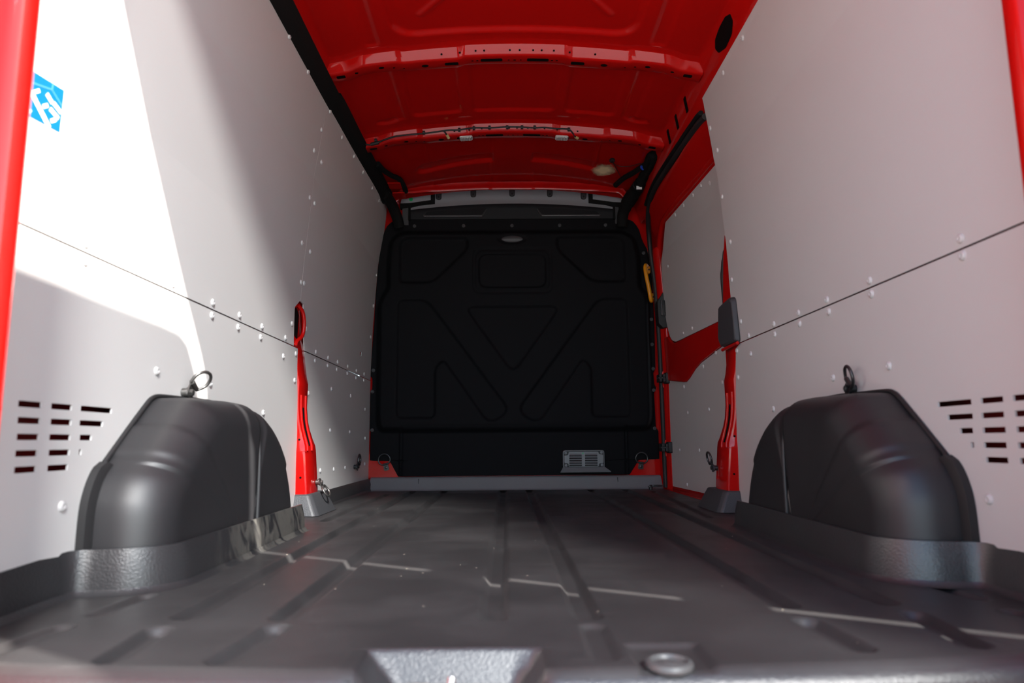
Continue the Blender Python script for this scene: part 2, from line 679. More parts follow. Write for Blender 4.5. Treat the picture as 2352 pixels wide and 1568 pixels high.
# shallow recess around the plug
rc = np.minimum.reduce([np.clip((GX - .118) / .012, 0, 1), np.clip((.226 - GX) / .012, 0, 1), np.clip((1.045 - GYw) / .014, 0, 1)])
GZ = np.minimum(GZ, -.007 * sstep(0, 1, rc))
# rolled rear edge
rd = GYw - rear
GZ = GZ - np.where(rd < .02, (.02 - rd) ** 2 / .04 * 1.0, 0)
floor = grid('floor', np.stack([GX, GYw, GZ], -1), 'floor', None, True, flip=True)
floor.data.materials.append(M['grain'])
cen_ = [(p.index, p.center) for p in floor.data.polygons]
for i_, c_ in cen_:
    if -.243 < c_.x < .006 and c_.y < 1.032:
        floor.data.polygons[i_].material_index = 1
prop(floor, 'black ribbed plastic load floor liner with dusty scuffs', 'floor', kind='structure')
# rear lip of the liner
nx = 120
xs = np.linspace(-.90, .93, nx)
re_ = .922 + .09 * xs * xs
pkx = np.minimum(np.clip((xs + .243) / .05, 0, 1), np.clip((.005 - xs) / .04, 0, 1)) * -.05
lipP = np.stack([np.stack([xs, re_ + dy, np.minimum(dz + pkx * (1 if k < 3 else .4), dz)], -1) for k, (dy, dz) in
                 enumerate([(.003, -.008), (-.004, -.013), (-.010, -.024), (-.012, -.06), (-.012, -.12)])], 0)
o = grid('rear_lip', lipP, 'grain', floor, True)
box('sub_floor', -.97, .97, .87, 4.36, -.16, -.075, 'red', floor)


def upstand(name, path, h, m, parent, lean=.012, thick=.006, hs=None):
    """raised edge of the liner along a plan path; lean points to the path's left"""
    P = [Vector((p[0], p[1], 0)) for p in path]
    rows = []
    prof = [(-.016, .000), (-.007, .003), (-.002, .011), (0, .03), (.25 * lean, .55), (lean * .9, .93), (lean, 1.0), (lean + thick, 1.0), (lean + thick, .55), (thick, .02)]
    for i, p in enumerate(P):
        t = (P[min(i + 1, len(P) - 1)] - P[max(i - 1, 0)]).normalized()
        n = Vector((-t.y, t.x, 0))
        hh = h if hs is None else hs[i]
        rows.append([tuple(p + n * a + Vector((0, 0, (b if k < 3 else b * hh) if k != 9 else .002))) for k, (a, b) in enumerate(prof)])
    o = grid(name, np.array(rows), m, parent, True, 50)
    return o


def plan_arc(c, r, a0, a1, n=8):
    return [(c[0] + r * math.cos(math.radians(a0 + (a1 - a0) * k / n)), c[1] + r * math.sin(math.radians(a0 + (a1 - a0) * k / n))) for k in range(n + 1)]


def dens(path, step=.02):
    out = [path[0]]
    for a, b in zip(path, path[1:]):
        L_ = math.hypot(b[0] - a[0], b[1] - a[1])
        k = max(1, int(L_ / step))
        out += [(a[0] + (b[0] - a[0]) * i / k, a[1] + (b[1] - a[1]) * i / k) for i in range(1, k + 1)]
    return out


for s in (-1, 1):
    # from the rear post along the wall, round the back of the wheel arch and along its inner side
    path = [(.80, .985), (.845, 1.07), (.868, 1.18), (.873, 1.30), (.874, 1.355)]
    path += [(.872, 1.375), (.864, 1.388)]
    path += plan_arc((.828, 1.518), .123, 265, 180, 12)
    path += [(.705, 1.70), (.712, 2.10), (.716, 2.385)]
    path = dens([(s * x, y) for x, y in path])
    if s > 0:
        path = path[::-1]
    hs = []
    for x, y in path:
        hs.append(.084 if y > 1.37 else .084 - .015 * (1.37 - y) / .4)
    upstand('upstand', path, .078, 'worn' if s < 0 else 'grain', floor, hs=hs)
    # boot round the pillar foot
    bb = [(.905, 2.80), (.80, 2.80), (.785, 2.82), (.785, 3.10), (.80, 3.13), (.905, 3.13)]
    bt = [(.905, 2.825), (.835, 2.825), (.822, 2.84), (.822, 3.06), (.835, 3.075), (.905, 3.075)]
    v = [(s * x, y, .002) for x, y in bb] + [(s * x, y, .085) for x, y in bt]
    f = [(i, i + 1, 7 + i, 6 + i) for i in range(5)] + [(6, 7, 8, 9, 10, 11)]
    o = pyd('pillar_boot', v, f, 'boot', floor, True, 35)
    bevel(o, .008, 3, 20)
# edge of the liner along the front left wall
pth = dens([(-.858, 4.27), (-.868, 4.0), (-.862, 3.10)], .03)
upstand('upstand', pth[::-1], .07, 'grain', floor)
# kick plate along the bulkhead
kp = []
for x in np.linspace(-.868, .89, 60):
    kp.append([(x, y, z) for y, z in [(4.215, .001), (4.236, .004), (4.247, .011), (4.286, .064), (4.294, .072), (4.305, .077), (4.36, .078)]])
kick = grid('kick_plate', np.array(kp), 'kick', floor, True, flip=True)
for x in (-.575, .625):
    box('joint_line', x - .0012, x + .0012, 4.268, 4.31, .035, .068, 'rubber', floor)

# ---- side walls: red outer skin, grey lining panels, red pillars
def slot_rows(s):
    H = []
    for zc, spans in [(.357, [(1.10, 1.155), (1.21, 1.272), (1.298, 1.36), (1.388, 1.497)]),
                      (.3285, [(1.10, 1.155), (1.212, 1.272), (1.300, 1.362), (1.388, 1.468)]),
                      (.300, [(1.10, 1.155), (1.214, 1.272), (1.300, 1.363), (1.392, 1.432)]),
                      (.2715, [(1.10, 1.155), (1.214, 1.272), (1.302, 1.364), (1.393, 1.402)]),
                      (.2435, [(1.10, 1.155), (1.215, 1.272), (1.302, 1.362)])]:
        for a, b in spans:
            H.append((a, b, zc - .0055, zc + .0055))
    return H


def skin(side):
    rows = []
    for z in [-.16, .0, .3, .7, 1.0, 1.4, 1.7, 1.9, 2.0]:
        x = float(np.interp(z, [-.16, .7, 1.4, 1.7, 1.9, 2.0], [.975, .975, .945, .91, .86, .78])) + (.06 * float(np.clip((2.0 - z) / .2, 0, 1)) if side > 0 else 0)
        rows.append([(side * (x - (.06 * float(np.clip((2.2 - y) / .5, 0, 1)) if side > 0 else 0)), y, z) for y in np.linspace(.95, 4.36, 12)])
    return np.array(rows)


wall_left = grid('wall_left', skin(-1), 'red_primer', None, True)
prop(wall_left, 'left side wall of the red van load bay, lined in grey board', 'wall', kind='structure')
solidify(wall_left, .004, 0)
wall_right = grid('wall_right', skin(1), 'red_primer', None, True)
prop(wall_right, 'right side wall of the red van load bay, lined in grey board', 'wall', kind='structure')
solidify(wall_right, .004, 0)

SEAM = .6665
GAP = .0022
# -- left
pl = wall_sheet('lining_panel', [(1.055, SEAM + GAP), (2.742, SEAM + GAP), (2.728, .80), (2.728, .822), (2.783, .856), (2.7955, .858), (2.8305, 1.337), (2.816, 1.724), (2.83, 1.735), (1.055, 1.735)], -1, 'lining', wall_left)
pl['label'] = 'upper grey lining board beside the rear post'
rivets([(2.289, 1.708), (2.525, 1.707), (2.765, 1.491), (2.798, 1.299), (2.753, 1.091), (2.784, .935), (2.701, .75), (2.632, .684), (2.374, .685), (2.169, .687), (1.968, .687), (1.73, .687), (1.360, .685), (2.05, 1.708), (1.8, 1.708), (1.5, 1.708)], -1, pl)
pl = wall_sheet('lining_panel', [(2.888, SEAM + GAP), (4.315, SEAM + GAP), (4.318, 1.0), (4.318, 1.42), (4.318, 1.62), (4.30, 1.70), (4.24, 1.757), (2.83, 1.735), (2.8175, 1.722), (2.832, 1.337), (2.7975, .860), (2.839, .854), (2.854, .782)], -1, 'lining', wall_left,
                holes=[(3.98, 4.02, .782, .806)])
pl['label'] = 'upper grey lining board beside the bulkhead'
rivets([(2.803, 1.6), (2.883, 1.49), (2.87, 1.3), (2.874, 1.088), (2.826, .94), (2.896, .761), (4.285, 1.329), (4.275, 1.129), (4.256, .93), (2.86, 1.712), (3.097, 1.70), (3.34, 1.71), (3.56, 1.715), (3.81, 1.72), (4.023, 1.722), (3.06, .684), (3.272, .684), (3.46, .686), (3.681, .687), (3.897, .686), (4.114, .688)], -1, pl)
pl = wall_sheet('lining_panel', [(1.055, .04), (2.838, .04), (2.825, .385), (2.797, SEAM - GAP), (1.055, SEAM - GAP)], -1, 'lining', wall_left, holes=slot_rows(-1))
pl['label'] = 'lower grey lining board with vent slots'
rivets([(2.615, .611), (2.766, .533), (2.77, .64), (1.967, .649), (2.163, .647), (2.366, .646), (1.674, .460), (1.980, .456), (1.363, .649), (1.352, .171), (2.423, .391), (2.05, .40)], -1, pl)
pl = wall_sheet('lining_panel', [(2.945, .04), (4.315, .02), (4.315, SEAM - GAP), (2.888, SEAM - GAP), (2.925, .53), (2.945, .50)], -1, 'lining', wall_left)
pl['label'] = 'lower grey lining board beside the bulkhead'
rivets([(3.05, .645), (3.268, .647), (3.447, .647), (3.675, .65), (3.89, .646), (4.105, .652), (3.355, .543), (3.771, .537), (4.162, .482), (3.353, .346), (3.772, .343), (4.181, .313), (3.194, .164), (3.442, .16), (3.681, .158), (4.185, .162), (2.965, .496)], -1, pl)
# -- right
pl = wall_sheet('lining_panel', [(1.055, SEAM + GAP), (2.735, SEAM + GAP), (2.799, .851), (2.803, .944), (2.795, 1.089), (2.801, 1.28), (2.808, 1.456), (2.797, 1.566), (2.789, 1.681), (2.782, 1.726), (1.055, 1.726)], 1, 'lining', wall_right)
pl['label'] = 'large upper grey lining board beside the sliding door'
rivets([(2.292, 1.699), (2.521, 1.695), (2.77, 1.585), (2.746, 1.477), (2.775, 1.286), (2.739, 1.081), (2.768, .932), (2.701, .747), (2.626, .68), (2.372, .681), (2.168, .683), (1.968, .684), (1.729, .685), (1.369, .688), (2.05, 1.7), (1.8, 1.7), (1.5, 1.7)], 1, pl)
pl = wall_sheet('lining_panel', [(1.055, .04), (2.838, .04), (2.83, .30), (2.827, .39), (2.784, .651), (2.73, SEAM - GAP), (1.055, SEAM - GAP)], 1, 'lining', wall_right, holes=slot_rows(1))
pl['label'] = 'lower grey lining board with vent slots'
rivets([(2.614, .608), (2.37, .645), (2.164, .647), (1.963, .648), (1.726, .649), (1.368, .652), (2.769, .64), (2.772, .533), (1.966, .457), (1.674, .46), (2.423, .391), (1.364, .168)], 1, pl)


def pillar(s, parent):
    """red body pillar with a stepped-out foot"""
    zs = [.0, .10, .18, .255, .275, .30, .34, .375, .40, .43, .48, .53, .56, .66, .70, .85, .88]
    xi = [.838, .838, .843, .848, .850, .858, .868, .874, .876, .878, .878, .874, .880, .886, .889, .889, .894]
    y0 = [2.835, 2.832, 2.828, 2.825, 2.828, 2.83, 2.826, 2.822, 2.82, 2.818, 2.815, 2.805, 2.80, 2.78, 2.735, 2.72, 2.75]
    y1 = [3.0, 3.0, 2.995, 2.99, 2.985, 2.975, 2.96, 2.95, 2.948, 2.945, 2.945, 2.935, 2.93, 2.90, 2.88, 2.862, 2.85]
    rows = []
    for z, x, a, b in zip(zs, xi, y0, y1):
        e = .012
        rows.append([(s * .96, a, z), (s * (x + e), a, z), (s * (x + e * .3), a + e * .3, z), (s * x, a + e, z), (s * x, b - e, z), (s * (x + e * .3), b - e * .3, z), (s * (x + e), b, z), (s * .96, b, z)])
    p = grid('pillar', np.array(rows), 'red', parent, True, 40)
    # channel between two raised beads
    for yo, r in ((.022, .006), (.085, .0055)):
        tube('bead', [(s * (xx - .001), aa + yo, zz) for zz, xx, aa in zip(zs[3:11], xi[3:11], y0[3:11])], r, 'red', p, 8, smooth_n=4)
    tube('channel', [(s * (xx + .004), aa + .053, zz) for zz, xx, aa in zip(zs[4:10], xi[4:10], y0[4:10])], .009, 'hole', p, 8, smooth_n=3)
    for z, x in ((.15, .866), (.30, .876)):
        a = float(np.interp(z, zs, y0))
        lathe('hole', [(.0045, 0), (.0045, .001)], (0, -1, 0), (s * x, a, z), 'hole', p, 10)
    # step plate bolted on the foot
    box('foot_joint', s * .866 - .022, s * .866 + .022, 2.8245, 2.829, .2535, .2552, 'red', p)
    return p


p = pillar(-1, wall_left)
prism('handle_slot', round_poly([(2.742, .715), (2.79, .70), (2.80, .80), (2.765, .83), (2.742, .815)], .012, 3), lambda y, z: (-.8885, y, z), lambda y, z: (-.8865, y, z), 'hole', p)
tube('handle_tube', [(-.884, 2.775, .838), (-.872, 2.80, .815), (-.868, 2.812, .77), (-.872, 2.808, .72), (-.884, 2.775, .69), (-.886, 2.765, .67)], .008, 'red', p, 8, smooth_n=5)
p = pillar(1, wall_right)
# rubber edge on the door side of the right pillar and its red upper wedge
tube('edge_seal', [(.893, 2.965, .02), (.893, 2.965, .25), (.90, 2.935, .40), (.902, 2.93, .70), (.897, 2.925, .85), (.886, 2.905, .97), (.882, 2.868, 1.05), (.880, 2.835, 1.10)], .011, 'rubber', p, 8, smooth_n=5, rad=[.011] * 8 + [.009, .006, .003])
wv = []
for z, a, b in [(.60, 2.79, 2.925), (.85, 2.80, 2.915), (.95, 2.802, 2.89), (1.05, 2.796, 2.855), (1.13, 2.795, 2.81)]:
    wv.append([(PX(z, .003), a - .03, z), (PX(z, .003), b, z), (PX(z, .05), b + .01, z)])
grid('upper_flange', np.array(wv), 'red', p, True, 35)
cap = []
poly = round_poly([(2.715, .668), (2.90, .668), (2.915, .70), (2.90, .848), (2.76, .862), (2.735, .85)], .014, 3)
prism('latch_cover', poly, lambda y, z: (.885, y, z), lambda y, z: (.848 + .012 * abs(z - .765) / .1, y + .004, .765 + (z - .765) * .94), 'visor', p, .007, True)['label'] = 'dark grey plastic latch cover'
tube('cover_base', [(.872, 2.72, .665), (.868, 2.80, .662), (.868, 2.90, .660)], .007, 'red', p, 8)

# ---- rear posts and header of the body
for s, par in ((-1, wall_left), (1, wall_right)):
    zs = [-.16, .2, .6, 1.0, 1.4, 1.6, 1.75, 1.9, 2.0]
    xe = [.797, .797, .797, .797, .790, .780, .762, .72, .66] if s < 0 else [.778, .778, .778, .778, .771, .763, .745, .70, .64]
    rows = []
    for z, x in zip(zs, xe):
        dy = float(np.interp(z, [1.40, 1.7, 1.95], [0, -.036, -.074]))
        rows.append([(s * .99, .916 + dy, z), (s * .940, .918 + dy, z), (s * .928, .924 + dy, z), (s * (.5 * (.928 + x) + .012), .984 + dy, z), (s * (x + .018), 1.018 + dy, z),
                     (s * (x + .006), 1.024 + dy, z), (s * x, 1.034 + dy, z), (s * x, 1.052, z), (s * (x + .01), 1.066, z), (s * .91, 1.08, z), (s * .99, 1.08, z)])
        if s < 0:       # on the left the flange carries the door frame further back
            e = x - .797
            rows[-1] = [(-.99, .868 + dy, z), (-.94, .868 + dy, z), (-.80 - e, .872 + dy, z), (-.725 - e, .882 + dy, z), (-.708 - e, .888 + dy, z), (-.702 - e, .898 + dy, z), (-.701 - e, .908 + dy, z),
                        (-.706 - e, .922 + dy, z), (-.76 - e, .98, z), (-.82 - e, 1.05, z), (-.91, 1.08, z), (-.99, 1.08, z)]
    post = grid('rear_post', np.array(rows), 'red', par, True, 40)
    tube('post_bead', [(s * (.842 if s > 0 else .735), .985 if s > 0 else .879, z) for z in (.68, .72, .76)], .005, 'red', post, 8)
    prism('post_plug', round_poly([(.812, .415), (.84, .415), (.84, .47), (.812, .47)], .01, 3), lambda x, z: (s * x, (1.00 if s > 0 else .866) - (x - .81) * (.7 if s > 0 else 0), z), lambda x, z: (s * x, (1.02 if s > 0 else .89) - (x - .81) * .7, z), 'grey', post)

# ---- ceiling: red roof skin with pressed panels, two bows, front header
def rect_sd(x, y, x0, x1, y0, y1, r=.05):
    cx_, cy_ = (x0 + x1) / 2, (y0 + y1) / 2
    qx = np.abs(x - cx_) - (x1 - x0) / 2 + r
    qy = np.abs(y - cy_) - (y1 - y0) / 2 + r
    return np.hypot(np.maximum(qx, 0), np.maximum(qy, 0)) + np.minimum(np.maximum(qx, qy), 0) - r


def roof_z(x):
    return 1.90 - .13 * x * x


rx = np.linspace(-.74, .74, 210)
ry = np.unique(np.concatenate([np.linspace(.93, 2.0, 40), np.linspace(2.0, 4.27, 380)]))
RX, RY = np.meshgrid(rx, ry, indexing='ij')
RZ = roof_z(RX)


def press(sd, d, w=.012):
    return d * (1 - sstep(-w, w, sd))


RZ = RZ + press(rect_sd(RX, RY, -.475, .475, 1.55, 2.56, .09), .016)
for a, b in ((-.60, -.545), (.545, .60)):
    RZ = RZ + press(rect_sd(RX, RY, a, b, 1.0, 2.60, .02), .006)
RZ = RZ + press(seg_dist(RX, RY, -.36, 2.45, -.10, 2.18) - .012, -.007)
RZ = RZ + press(seg_dist(RX, RY, .36, 2.45, .10, 2.18) - .012, -.007)
for a, b in ((-.49, -.255), (-.195, .195), (.255, .49)):
    RZ = RZ + press(rect_sd(RX, RY, a, b, 2.76, 3.235, .03), .010)
for s in (-1, 1):
    RZ = RZ + press(rect_sd(RX * s, RY, .535, .60, 2.76, 3.25, .02), .006)
    RZ = RZ + press(np.hypot((RX * s - .62) / 1.0, (RY - 3.25) / .5) - .045, .010)
    # front bay: long curved swage with a round end, and straight creases
    yc = 3.80 + .35 * (RX * s) ** 2
    d1 = np.abs(RY - yc) - .055
    sd = np.where(RX * s > .50, np.hypot(RX * s - .50, RY - yc) - .055, d1)
    sd = np.where(RX * s < .11, .2, sd)
    RZ = RZ + press(sd, .018, .016)
    for xc in (.118, .475):
        RZ = RZ + press(np.where((RY > 3.48) & (RY < 4.18), np.abs(RX * s - xc - .02 * (RY - 3.8)) - .004, .2), -.004, .006)
RZ = RZ + np.where(RY > 4.1, -(RY - 4.1) ** 2 * .6, 0)
ceiling = grid('ceiling', np.stack([RX, RY, RZ], -1), 'red', None, True)
prop(ceiling, 'bare red painted van roof with pressed panels and cross bows', 'ceiling', kind='structure')
# outer roof skin
orf = np.array([[(x, y, float(np.interp(abs(x), [0, .5, .75, .80], [2.06, 2.04, 2.0, 1.97]))) for y in (.86, 2.5, 4.4)] for x in np.linspace(-.80, .80, 24)])
grid('outer_roof', orf, 'red', ceiling, True)
# cant rails between roof and walls
for s in (-1, 1):
    rows = []
    for k, (x, z) in enumerate([(.735, 1.8295), (.748, 1.828), (.757, 1.822), (.768, 1.80), (.779, 1.78), (.790, 1.762), (.800, 1.742), (.812, 1.70), (.828, 1.66)]):
        rows.append([(s * x, y, z) for y in np.linspace(.93, 4.30, 60)])
    cr = grid('cant_rail', np.array(rows), 'red', ceiling, True)
# holes in the right cant rail, cut as dark recesses lying on its surface
cr_u = Vector((.043, 0, -.080)).normalized()
cr_n = Vector((-.080, 0, -.043)).normalized()


def on_rail(y, h):
    p_ = Vector((.7785, y, 1.7815)) + cr_u * h + cr_n * .0022
    return p_


for pts in ([(2.30, -.020), (2.335, -.033), (2.40, -.034), (2.47, -.026), (2.505, -.006), (2.50, .018), (2.44, .034), (2.36, .028), (2.31, .004)],
            [(2.915, -.030), (2.945, -.031), (2.995, .022), (2.965, .024)], [(3.085, -.030), (3.115, -.031), (3.165, .022), (3.135, .024)], [(3.245, -.030), (3.275, -.031), (3.33, .022), (3.30, .024)]):
    prism('rail_opening', round_poly([(a, b) for a, b in pts], .006, 2), lambda y, h: on_rail(y, h), lambda y, h: on_rail(y, h) - cr_n * .002, 'hole', ceiling)


def bow(y0, label):
    """roof bow: flange, bright rear face, flat underside with slots"""
    xs_ = np.concatenate([np.linspace(-.775, -.5, 24), np.linspace(-.5, .5, 70)[1:-1], np.linspace(.5, .775, 24)])
    rows = []
    for x in xs_:
        a = abs(x)
        zb = 1.853 - .112 * x * x
        st = float(sstep(.20, .24, np.array(a)))     # the middle is slimmer
        st2 = float(sstep(.46, .49, np.array(a)))
        en = float(sstep(.62, .70, np.array(a)))
        rz = roof_z(x) + .004
        yr = y0 + .010 * st - .012 * st2 + .02 * en
        dp = .004 * st + .005 * en
        rows.append([(x, yr - .062, rz + .012), (x, yr - .050, rz - .004), (x, yr - .026, rz - .006), (x, yr - .016, rz - .010), (x, yr - .003, zb + .007 - dp), (x, yr + .003, zb + .001 - dp), (x, yr + .010, zb - dp),
                     (x, yr + .064, zb - dp), (x, yr + .070, zb + .004 - dp), (x, yr + .076, rz + .012)])
    b = grid('roof_bow', np.array(rows), 'red', ceiling, True, 45)
    b['label'] = label

    def under(x, y, w, d, kind):
        a = abs(x)
        dp = .004 * float(sstep(.20, .24, np.array(a))) + .005 * float(sstep(.62, .70, np.array(a)))
        z = 1.853 - .112 * x * x - dp - .0006
        yy = y0 + .010 * float(sstep(.20, .24, np.array(a))) - .012 * float(sstep(.46, .49, np.array(a))) + .02 * float(sstep(.62, .70, np.array(a))) + y
        sl = -.224 * x
        if kind == 'slot':
            pl_ = round_poly([(-w, -d), (w, -d), (w, d), (-w, d)], d * .5, 2)
        else:
            pl_ = [(w * math.cos(t), d * math.sin(t)) for t in np.linspace(0, 2 * math.pi, 13)[:-1]]
        prism('slot' if kind == 'slot' else 'hole', pl_, lambda u, v: (x + u, yy + v, z + sl * u), lambda u, v: (x + u, yy + v, z + sl * u + .002), 'hole', b)
    for s in (-1, 1):
        under(s * .096, .034, .045, .011, 'slot')
        under(s * .262, .034, .028, .011, 'slot')
        under(s * .372, .036, .0145, .010, 'hole')
        under(s * .55, .030, .0115, .008, 'hole')
        under(s * .50, .04, .005, .004, 'hole')
        under(s * .46, .04, .004, .003, 'hole')
        under(s * .175, .036, .005, .0035, 'hole')
        under(s * .155, .036, .005, .0035, 'hole')
        under(s * .025, .036, .004, .003, 'hole')
        under(s * .72, .030, .018, .011, 'slot')
        under(s * .655, .034, .008, .006, 'hole')
    under(0, .036, .006, .004, 'hole')
    # fixing holes in the rear face
    for x in (-.30, -.225, -.16, -.125, -.02, .02, .075, .11, .16, .225, .33):
        a = abs(x)
        dp = .004 * float(sstep(.20, .24, np.array(a)))
        yy = y0 + .010 * float(sstep(.20, .24, np.array(a)))
        zz = 1.853 - .112 * x * x + .0155 - dp * .4
        lathe('hole', [(.0042, 0), (.0042, .0012)], (0, -.9, -.6), (x, yy - .0122, zz), 'hole', b, 8)
    return b


bow1 = bow(2.660, 'nearer red roof bow')
bow2 = bow(3.375, 'farther red roof bow carrying the lamps')
# front header flange
rows = []
for x in np.linspace(-.74, .74, 90):
    a = abs(x)
    zz = 1.850 - .035 * (x / .7) ** 2 - .05 * float(sstep(.66, .73, np.array(a)))
    ja = .006 * float(sstep(.12, .15, np.array(a))) + .006 * float(sstep(.46, .49, np.array(a)))
    y = 4.185 - ja
    rows.append([(x, y - .03, zz + .040), (x, y - .02, zz + .022), (x, y - .006, zz + .016), (x, y, zz + .010), (x, y + .002, zz + .002), (x, y + .012, zz), (x, y + .03, zz + .012), (x, y + .10, zz + .06)])
grid('front_header', np.array(rows), 'red', ceiling, True, 60)
hd = [[(x, y, z) for x in np.linspace(-.80, .80, 12)] for y, z in ((.88, 1.935), (.86, 1.93), (.862, 1.96), (.862, 2.06))]
grid('rear_header', np.array(hd), 'red', ceiling, True)
hd = [[(x, y, z) for x in np.linspace(-.80, .80, 12)] for y, z in ((.93, 1.905), (.90, 1.93), (.88, 1.935))]
grid('rear_header', np.array(hd), 'red', ceiling, True)
sm = pyd('painted_blur', [(-.10, -.13, 0), (.10, -.13, 0), (.10, .13, 0), (-.10, .13, 0)], [(0, 1, 2, 3)], 'blur', ceiling)  # added sheet that paints a blurred bright spot onto the roof
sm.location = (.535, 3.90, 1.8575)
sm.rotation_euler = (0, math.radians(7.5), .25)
sm['label'] = 'painted bright spot, a cream smear on the red roof'

# ---- black cover strip along the left roof rail
st = [(-.800, 1.0, 1.722), (-.800, 1.6, 1.724), (-.800, 2.1, 1.728), (-.800, 2.45, 1.730), (-.799, 2.84, 1.734), (-.792, 2.9, 1.742), (-.79, 3.4, 1.752), (-.785, 3.95, 1.768), (-.775, 4.10, 1.752)]
rows = []
for p_ in smooth_path(st, 6):
    rows.append([(p_.x - .016, p_.y, p_.z - .022), (p_.x + .003, p_.y, p_.z - .020), (p_.x + .026, p_.y, p_.z + .012), (p_.x + .042, p_.y, p_.z + .045), (p_.x + .034, p_.y, p_.z + .058), (p_.x, p_.y, p_.z + .05)])
trim1 = grid('trim_1', np.array(rows), 'softblack', None, True, 50)
prop(trim1, 'black cover strip along the top edge of the left wall', 'trim', kind='structure')
tube('strip_end', [(-.775, 4.05, 1.775), (-.752, 4.14, 1.755), (-.735, 4.20, 1.72), (-.722, 4.24, 1.68), (-.715, 4.27, 1.64)], .034, 'softblack', trim1, 10, smooth_n=5)

# ---- sliding door (closed) on the right
door1 = empty('door_1', (.93, 3.5, 0))
prop(door1, 'closed red sliding door with grey lining boards', 'door', kind='structure')
rows = []
for z in (-.10, .0, .3, .7, .75, .8, .9, 1.0, 1.1, 1.2, 1.3, 1.4, 1.5, 1.6, 1.7, 1.75):
    rows.append([(PX(z, (.02 if z < 1.6 else .0) + .045 + (4.13 - y) * .045), y, z) for y in np.linspace(2.62, 4.28, 8)])
grid('door_skin', np.array(rows), 'red', door1, True)
DOFF = lambda y: .045 + (4.13 - y) * .045
up_poly = round_poly([(2.66, 1.538), (3.90, 1.538), (4.11, 1.36), (4.135, 1.15), (4.13, .99), (4.06, .875), (3.97, .846), (2.95, .842), (2.66, .842)], [0, .02, .03, .05, .05, .05, .05, .02, 0], 4)
pd_ = wall_sheet('lining_panel', up_poly, 1, 'lining', door1, off=DOFF)
pd_['label'] = 'upper grey board on the sliding door'
rivets([(3.153, 1.49), (3.265, 1.519), (3.391, 1.518), (3.55, 1.52), (3.707, 1.52), (3.977, 1.295), (3.208, .881), (3.645, .875), (3.804, .872)], 1, pd_, DOFF)
lo_poly = [(2.95, .02), (4.235, .02), (4.235, .16), (4.19, .16), (4.19, .27), (4.235, .27), (4.235, .595), (4.19, .60), (4.12, .64), (3.80, .60), (3.74, .615), (3.63, .655), (3.54, .677), (3.08, .738), (2.95, .75)]
pd_ = wall_sheet('lining_panel', lo_poly, 1, 'lining', door1, off=DOFF)
pd_['label'] = 'lower grey board on the sliding door'
rivets([(3.318, .70), (3.51, .655), (3.85, .58), (4.19, .55), (3.802, .435), (3.454, .436), (3.251, .553), (3.982, .232), (3.632, .234), (3.297, .236), (4.18, .13), (4.2, .07), (3.87, .045), (3.475, .045)], 1, pd_, DOFF)
# belt beam
bm_poly = round_poly([(2.95, .752), (3.08, .740), (3.54, .679), (3.63, .657), (3.74, .617), (3.80, .60), (4.16, .64), (4.20, .72), (4.17, .90), (4.10, .90), (4.05, .868), (3.97, .84), (2.95, .838)], .02, 3)
prism('belt_beam', bm_poly, lambda y, z: (PX(z, DOFF(y) - .010), y, z), lambda y, z: (PX(z, DOFF(y) + .015), y, z), 'red', door1, .006)
# front edge of the door: rounded red frame
tube('door_frame', [(.938, 4.17, .02), (.938, 4.17, .5), (.938, 4.165, .75), (.929, 4.165, 1.0), (.915, 4.165, 1.25), (.90, 4.14, 1.42), (.885, 4.0, 1.525), (.882, 3.86, 1.56), (.902, 3.4, 1.565), (.925, 2.86, 1.565)], .017, 'red', door1, 10, smooth_n=5)
rows = []
for z, y0_ in ((.0, 4.185), (.75, 4.185), (1.0, 4.18), (1.3, 4.17), (1.45, 4.12)):
    rows.append([(PX(z, .045), y0_ - .02, z), (PX(z, .025), y0_ - .005, z), (PX(z, .02), y0_ + .05, z), (PX(z, .03), y0_ + .12, z)])
grid('door_edge', np.array(rows), 'red', door1, True)
# head of the opening: red face between seal and lining
rows = []
for y in np.linspace(2.80, 4.16, 20):
    rows.append([(.812, y, 1.665), (.82, y, 1.64), (.845, y, 1.615), (.865 + (4.13 - y) * .03, y, 1.57), (.885 + (4.13 - y) * .045, y, 1.53)])
grid('door_head', np.array(rows), 'red', door1, True)
# rubber seal round the opening
seal = tube('door_seal', [(.812, 2.795, 1.650), (.810, 2.90, 1.664), (.808, 3.22, 1.683), (.806, 3.60, 1.697), (.807, 3.83, 1.694), (.812, 3.98, 1.668), (.824, 4.07, 1.62), (.844, 4.16, 1.55), (.862, 4.20, 1.40), (.880, 4.21, 1.25), (.887, 4.21, 1.1), (.893, 4.21, .95), (.896, 4.21, .75), (.898, 4.21, .45), (.900, 4.21, .01)], .0145, 'rubber', door1, 10, smooth_n=6)
tube('seal_lip', [(.795, 2.80, 1.668), (.796, 2.90, 1.684), (.795, 3.22, 1.702), (.793, 3.60, 1.716), (.795, 3.85, 1.712), (.80, 4.01, 1.685)], .011, 'softblack', door1, 8, smooth_n=6)
